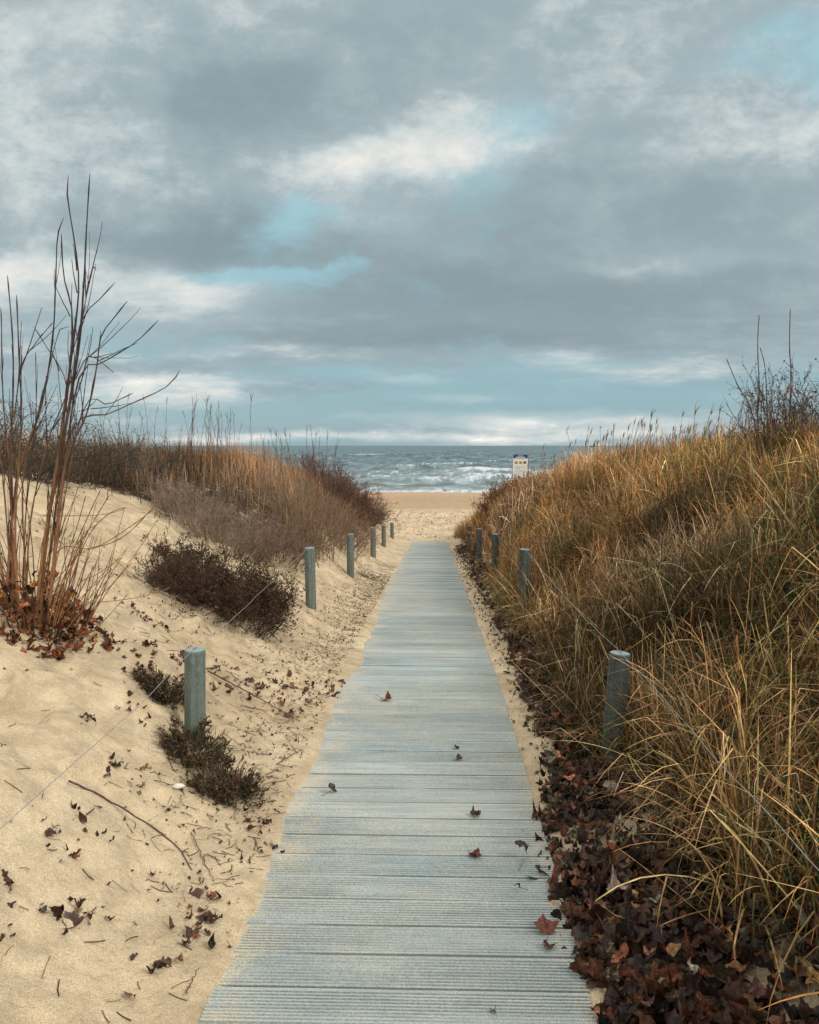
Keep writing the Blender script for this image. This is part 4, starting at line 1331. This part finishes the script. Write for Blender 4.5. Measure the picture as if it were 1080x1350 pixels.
kinds = []
for k in range(4):
    o = stalk_mesh(k).build('dry_stalk', M_TWIG); kinds.append(o)
N = 64
pxs = np.concatenate([rng.normal(290, 30, 26), rng.normal(385, 26, 16), rng.normal(215, 30, 12), rng.normal(150, 25, 10)])
for i in range(N):
    Y = rng.uniform(13, 16.5); p = at(pxs[i], 600, Y); x_ = p[0]
    if i < 4: o = kinds[i]
    else:
        o = kinds[i % 4].copy(); COL.objects.link(o)
    z_ = float(H(x_, Y)); top = at(pxs[i], rng.uniform(500, 560) if pxs[i] < 340 else rng.uniform(545, 580), Y)[2]
    sc = max(.6, (top - z_))
    o.location = (x_, Y, z_); o.scale = (1.6, 1.6, sc); o.rotation_euler = (0, R(rng.normal(1.5, 3)), rng.uniform(0, 6.28))
    tag(o, 'thin tall dry stalk standing above the left dune grass against the sky', 'dry stalk', 'tall dry stalks above the left dune')
# one taller darker stalk at the right end of the group
o = kinds[1].copy(); COL.objects.link(o)
Y = 14.5; p = at(429, 600, Y); z_ = float(H(p[0], Y)); o.location = (p[0], Y, z_); o.scale = (1.8, 1.8, (at(438, 552, Y)[2] - z_)); o.rotation_euler = (0, R(5), 0)
tag(o, 'single dark stalk leaning right, last of the tall stalks before the open sea', 'dry stalk')

# ------------------------------------------------------------------ sign
def box(g, x0, x1, y0, y1, z0, z1, col):
    c = np.array([(x0, y0, z0), (x1, y0, z0), (x1, y1, z0), (x0, y1, z0), (x0, y0, z1), (x1, y0, z1), (x1, y1, z1), (x0, y1, z1)])
    g.add(c, [[0, 3, 2, 1], [4, 5, 6, 7], [0, 1, 5, 4], [1, 2, 6, 5], [2, 3, 7, 6], [3, 0, 4, 7]], None, col)


def attr_mat(name, rough=.5):
    m, nt, out = new_mat(name); b = NB(nt)
    c = b.mix(1.0, b.attr('Col'), b.rng(b.noise(b.coord('Object'), 6, 4), .3, .7, .9, 1.08), 'MULTIPLY')
    nt.links.new(b.principled(c, rough, .4), out.inputs[0]); return m


M_SIGN = attr_mat('painted_sign')
YS = 29.0
tl = at(676.5, 599.5, YS); br = at(696, 628, YS)
sx = (tl[0] + br[0]) / 2; gz = float(H(sx, YS)) - .1
sign = thing('beach_sign', 'white beach notice board with dark blue header standing above the right dune grass', 'sign', (sx, YS, gz))
w = (br[0] - tl[0]) / 2; z0, z1 = br[2] - gz, tl[2] - gz
hh = (z1 - z0)
g = Geo(); box(g, -w, w, -.012, .012, z0, z1 - hh * .17, (.68, .66, .62)); g.build('panel', M_SIGN, parent=sign, smooth=False)
g = Geo(); box(g, -w * .93, w * .93, -.014, .012, z1 - hh * .17 + .002, z1, (.02, .04, .11)); hd = g.build('header', M_SIGN, parent=sign, smooth=False)
g = Geo()
box(g, -w * .62, w * .62, -.019, -.015, z1 - hh * .14, z1 - hh * .10, (.6, .62, .65)); box(g, -w * .35, w * .35, -.019, -.015, z1 - hh * .07, z1 - hh * .04, (.45, .5, .6))
g.build('header_lettering', M_SIGN, parent=hd, smooth=False)
for i, cx in enumerate((-.58, 0, .58)):
    g = Geo(); a = .2 * w
    zc = z1 - hh * .36
    box(g, cx * w - a, cx * w + a, -.017, -.013, zc - a * .8, zc + a * .8, (.55, .30, .06) if i < 2 else (.22, .16, .10))
    box(g, cx * w - a * .4, cx * w + a * .4, -.020, -.0175, zc - a * .45, zc + a * .35, (.05, .05, .06))
    g.build('pictogram', M_SIGN, parent=sign, smooth=False)
g = Geo()
for k in range(6):
    z_ = z1 - hh * (.52 + .065 * k); l = [.8, .75, .82, .6, .78, .5][k] * w
    box(g, -w * .82, -w * .82 + 2 * l, -.016, -.013, z_ - .006, z_ + .006, (.42, .42, .44) if k else (.6, .45, .15))
box(g, -w * .85, -w * .7, -.016, -.013, z0 + .03, z0 + .06, (.05, .05, .05))
g.build('small_print', M_SIGN, parent=sign, smooth=False)
g = Geo()
for cx in (-.02, ):
    box(g, cx - .04, cx + .04, .014, .09, -.3, z1 - .05, (.28, .22, .14))
g.build('pole', M_SIGN, parent=sign, smooth=False)
g = Geo(); box(g, w + .004, w + .035, -.02, .03, z0 - .05, z1 + .02, (.2, .2, .2)); box(g, -w - .03, -w - .004, -.02, .03, z0 - .05, z1 - .02, (.3, .3, .3)); box(g, -w - .03, w + .035, -.02, .03, z0 - .08, z0 - .052, (.2, .2, .2))
g.build('frame', M_SIGN, parent=sign, smooth=False)

# ------------------------------------------------------------------ boat on the horizon
YB_ = 2400.0
p = at(783, 587, YB_)
boat = thing('fishing_boat', 'tiny dark boat far off on the horizon above the right dune grass', 'boat', (p[0], YB_, -2.9))
g = Geo()
hx = [-12, -10, 0, 9, 13]; zt = [3.4, 2.8, 2.5, 3.2, 4.4]; wd = [2.2, 2.8, 3, 2.4, .2]
co = []
for x_, zt_, w_ in zip(hx, zt, wd):
    co += [(x_, -w_, zt_), (x_ * .93, -w_ * .6, -.5), (x_ * .93, w_ * .6, -.5), (x_, w_, zt_)]
idx = np.arange(20).reshape(5, 4); a = idx[:-1]; b_ = idx[1:]
q = np.stack([a.ravel(), np.roll(a, -1, 1).ravel(), np.roll(b_, -1, 1).ravel(), b_.ravel()], 1)
q = np.concatenate([q, [[0, 1, 2, 3], [19, 18, 17, 16]]])
g.add(co, q, None, (.06, .09, .10)); g.build('hull', M_SIGN, parent=boat, smooth=False)  # hull, wheelhouse and mast colours tinted to stand in for distance haze
g = Geo(); box(g, -2, 3.5, -2, 2, 2.4, 7.6, (.07, .10, .11)); box(g, -1, 2.5, -1.6, 1.6, 7.602, 9.4, (.07, .1, .11)); g.build('wheelhouse', M_SIGN, parent=boat, smooth=False)
g = Geo(); box(g, .6, 1.0, -.2, .2, 9.404, 12.5, (.07, .1, .11)); g.build('mast', M_SIGN, parent=boat, smooth=False)

# ------------------------------------------------------------------ world: NISHITA sky behind a cloud deck
SUN_EL, SUN_AZ = R(38), R(118)      # behind to the right, veiled by cloud
W = bpy.data.worlds.new('World'); S.world = W; W.use_nodes = True
nt = W.node_tree; nt.nodes.clear(); b = NB(nt)
out = b.n('ShaderNodeOutputWorld'); bg = b.n('ShaderNodeBackground')
bg.inputs[1].default_value = .1
nt.links.new(bg.outputs[0], out.inputs[0])
sky = b.n('ShaderNodeTexSky', sky_type='NISHITA'); sky.sun_disc = False
sky.sun_elevation = SUN_EL; sky.sun_rotation = SUN_AZ; sky.air_density = 1.2; sky.dust_density = .6; sky.ozone_density = 1.5
D = b.coord('Generated')
sep = b.n('ShaderNodeSeparateXYZ'); b.put(sep.inputs[0], D)
dx, dy, dz = sep.outputs
hz = b.m('MAXIMUM', dz, 0.0)
ydir = b.m('MAXIMUM', b.m('ABSOLUTE', dy), .15)
el_ = b.m('DIVIDE', hz, ydir)
cmb = b.n('ShaderNodeCombineXYZ')
b.put(cmb.inputs[0], b.m('DIVIDE', dx, ydir)); b.put(cmb.inputs[1], el_); b.put(cmb.inputs[2], b.m('MULTIPLY', dy, .6))
CP = cmb.outputs[0]
low = b.rng(el_, .06, .26, 1, 0)


def layered(s1, s2, det, ro, di, off):
    hi = b.noise(b.map(CP, s1, off), 1.0, det, ro, di); lo = b.noise(b.map(CP, s2, off), 1.0, det, ro, di * .6)
    nd = b.n('ShaderNodeMix'); nd.data_type = 'FLOAT'
    b.put(nd.inputs[0], low); b.put(nd.inputs[2], hi); b.put(nd.inputs[3], lo)
    return nd.outputs[0]


n_big = layered((2.0, 3.6, 1), (2.2, 9, 1), 3, .5, .2, (3.1, 1.2, 0))
n_med = layered((4.6, 7.6, 1), (6, 34, 1), 6, .54, .3, (7.7, 4.2, 0))
n_fin = layered((15, 22, 1), (20, 85, 1), 8, .66, .2, (2.7, 9.2, 0))
# tangent coordinates with a ragged warp
wv = b.noise(b.map(D, (5, 5, 11)), 1, 5, .6, out=1)
ws = b.n('ShaderNodeSeparateXYZ'); b.put(ws.inputs[0], wv)
ta = b.m('ADD', b.m('DIVIDE', dx, ydir), b.m('MULTIPLY', b.m('SUBTRACT', ws.outputs[0], .5), .30))
te0 = b.m('DIVIDE', dz, ydir)
te = b.m('ADD', te0, b.m('MULTIPLY', b.m('SUBTRACT', ws.outputs[1], .5), b.m('MULTIPLY', b.rng(te0, 0, .3, .03, .15), 1)))


def blob(px, py, rx, ry, amp):
    a0 = (px - 570) / FPX; e0 = (587 - py) / FPX
    u = b.m('DIVIDE', b.m('SUBTRACT', ta, a0), rx / FPX); v = b.m('DIVIDE', b.m('SUBTRACT', te, e0), ry / FPX)
    s = b.m('ADD', b.m('MULTIPLY', u, u), b.m('MULTIPLY', v, v))
    return b.m('MULTIPLY', b.m('EXPONENT', b.m('MULTIPLY', s, -1.0)), amp)


def total(lst):
    acc = None
    for t in lst:
        o_ = blob(*t)
        acc = o_ if acc is None else b.m('ADD', acc, o_)
    return acc


bright = total([(560, 225, 120, 42, .34), (470, 300, 90, 35, .16), (150, 50, 90, 50, .12), (60, 190, 150, 60, .05), (240, 395, 110, 30, .30), (30, 365, 80, 30, .26), (650, 190, 60, 40, .15),
                (1040, 195, 60, 22, .14), (700, 553, 110, 13, .55), (490, 552, 70, 7, .2), (250, 500, 60, 7, .3), (800, 570, 90, 6, .35), (560, 500, 70, 8, .22), (60, 350, 50, 22, .12), (620, 520, 60, 8, .18), (200, 515, 90, 12, .28), (330, 578, 200, 6, .36), (850, 470, 150, 20, .10), (640, 578, 150, 5, .25), (480, 20, 300, 60, -.05),
                (280, 130, 150, 60, -.15), (250, 320, 150, 42, -.22), (420, 160, 130, 60, -.10), (650, 380, 300, 70, -.19), (880, 260, 230, 60, -.14), (950, 400, 240, 60, -.10), (640, 455, 340, 18, -.16), (860, 350, 170, 16, .14), (600, 345, 60, 22, .10), (130, 480, 200, 9, -.12), (420, 512, 200, 7, -.12), (880, 505, 200, 8, -.10), (700, 533, 160, 6, -.12), (300, 470, 260, 8, .12), (730, 465, 60, 10, .22), (640, 520, 40, 8, .2), (700, 60, 250, 50, -.04)])
blue = total([(385, 292, 70, 28, .75), (1030, 110, 110, 55, .85), (700, 175, 50, 35, .45), (380, 375, 120, 14, .55), (300, 370, 120, 10, .4), (740, 470, 130, 14, .45), (120, 440, 170, 30, .25),
              (330, 545, 420, 36, .60), (900, 530, 300, 40, .60), (620, 500, 400, 20, .50), (150, 470, 200, 20, .35), (560, 585, 900, 7, .4), (200, 110, 60, 30, .2)])
puff = b.rng(n_med, .40, .66)
lum = b.m('ADD', .44, b.m('MULTIPLY', b.m('SUBTRACT', n_big, .5), .26))
lum = b.m('ADD', lum, b.m('MULTIPLY', puff, .11))
lum = b.m('ADD', lum, b.m('MULTIPLY', b.m('SUBTRACT', n_fin, .5), b.m('ADD', .34, b.m('MULTIPLY', puff, .32))))
lum = b.m('ADD', lum, b.m('MULTIPLY', bright, b.m('ADD', .55, b.m('MULTIPLY', n_fin, .9))))
lum = b.m('MAXIMUM', lum, .20)
# unseen sky overhead and behind brightened to add light on the ground
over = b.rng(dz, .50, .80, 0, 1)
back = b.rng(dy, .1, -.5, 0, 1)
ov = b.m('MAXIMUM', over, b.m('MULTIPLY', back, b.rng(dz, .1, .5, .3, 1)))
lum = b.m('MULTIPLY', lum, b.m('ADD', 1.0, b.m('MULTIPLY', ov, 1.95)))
ccol = b.ramp(lum, [(0.14, (.235, .310, .345)), (.32, (.295, .378, .408)), (.47, (.385, .476, .508)), (.62, (.60, .665, .67)), (.85, (.86, .85, .80))])
ccol2 = b.mix(1.0, ccol, b.m('MAXIMUM', 1.0, b.m('DIVIDE', lum, .85)), 'MULTIPLY')
blm = b.rng(b.m('ADD', b.m('MULTIPLY', b.m('MULTIPLY', blue, b.rng(n_fin, .3, .65, .55, 1.35)), 1.15), b.m('ADD', b.m('MULTIPLY', b.m('SUBTRACT', n_med, .5), -1.7), b.m('MULTIPLY', b.m('SUBTRACT', n_fin, .5), -1.5))), .08, .95, 0, .86)
skyc = b.mix(1.0, sky.outputs[0], (1.0, 1.05, .95), 'MULTIPLY')
skb = b.mix(.8, skyc, b.mix(b.rng(el_, .02, .30), (2.5, 4.5, 5.6), (4.0, 6.9, 7.7)))
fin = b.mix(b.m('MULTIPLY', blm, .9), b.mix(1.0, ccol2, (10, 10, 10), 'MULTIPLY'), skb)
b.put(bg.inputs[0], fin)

sd = bpy.data.lights.new('sun', 'SUN'); so = bpy.data.objects.new('sun', sd); COL.objects.link(so)
sd.energy = 2.2; sd.angle = R(14); sd.color = (1, .95, .87)
# direction to the sun for azimuth measured as the sky texture does
dirv = Vector((math.sin(SUN_AZ) * math.cos(SUN_EL), math.cos(SUN_AZ) * math.cos(SUN_EL), math.sin(SUN_EL)))
so.rotation_euler = dirv.to_track_quat('Z', 'Y').to_euler()

S.view_settings.view_transform = 'Standard'; S.view_settings.look = 'None'; S.view_settings.exposure = 0
S.cycles.max_bounces = 6
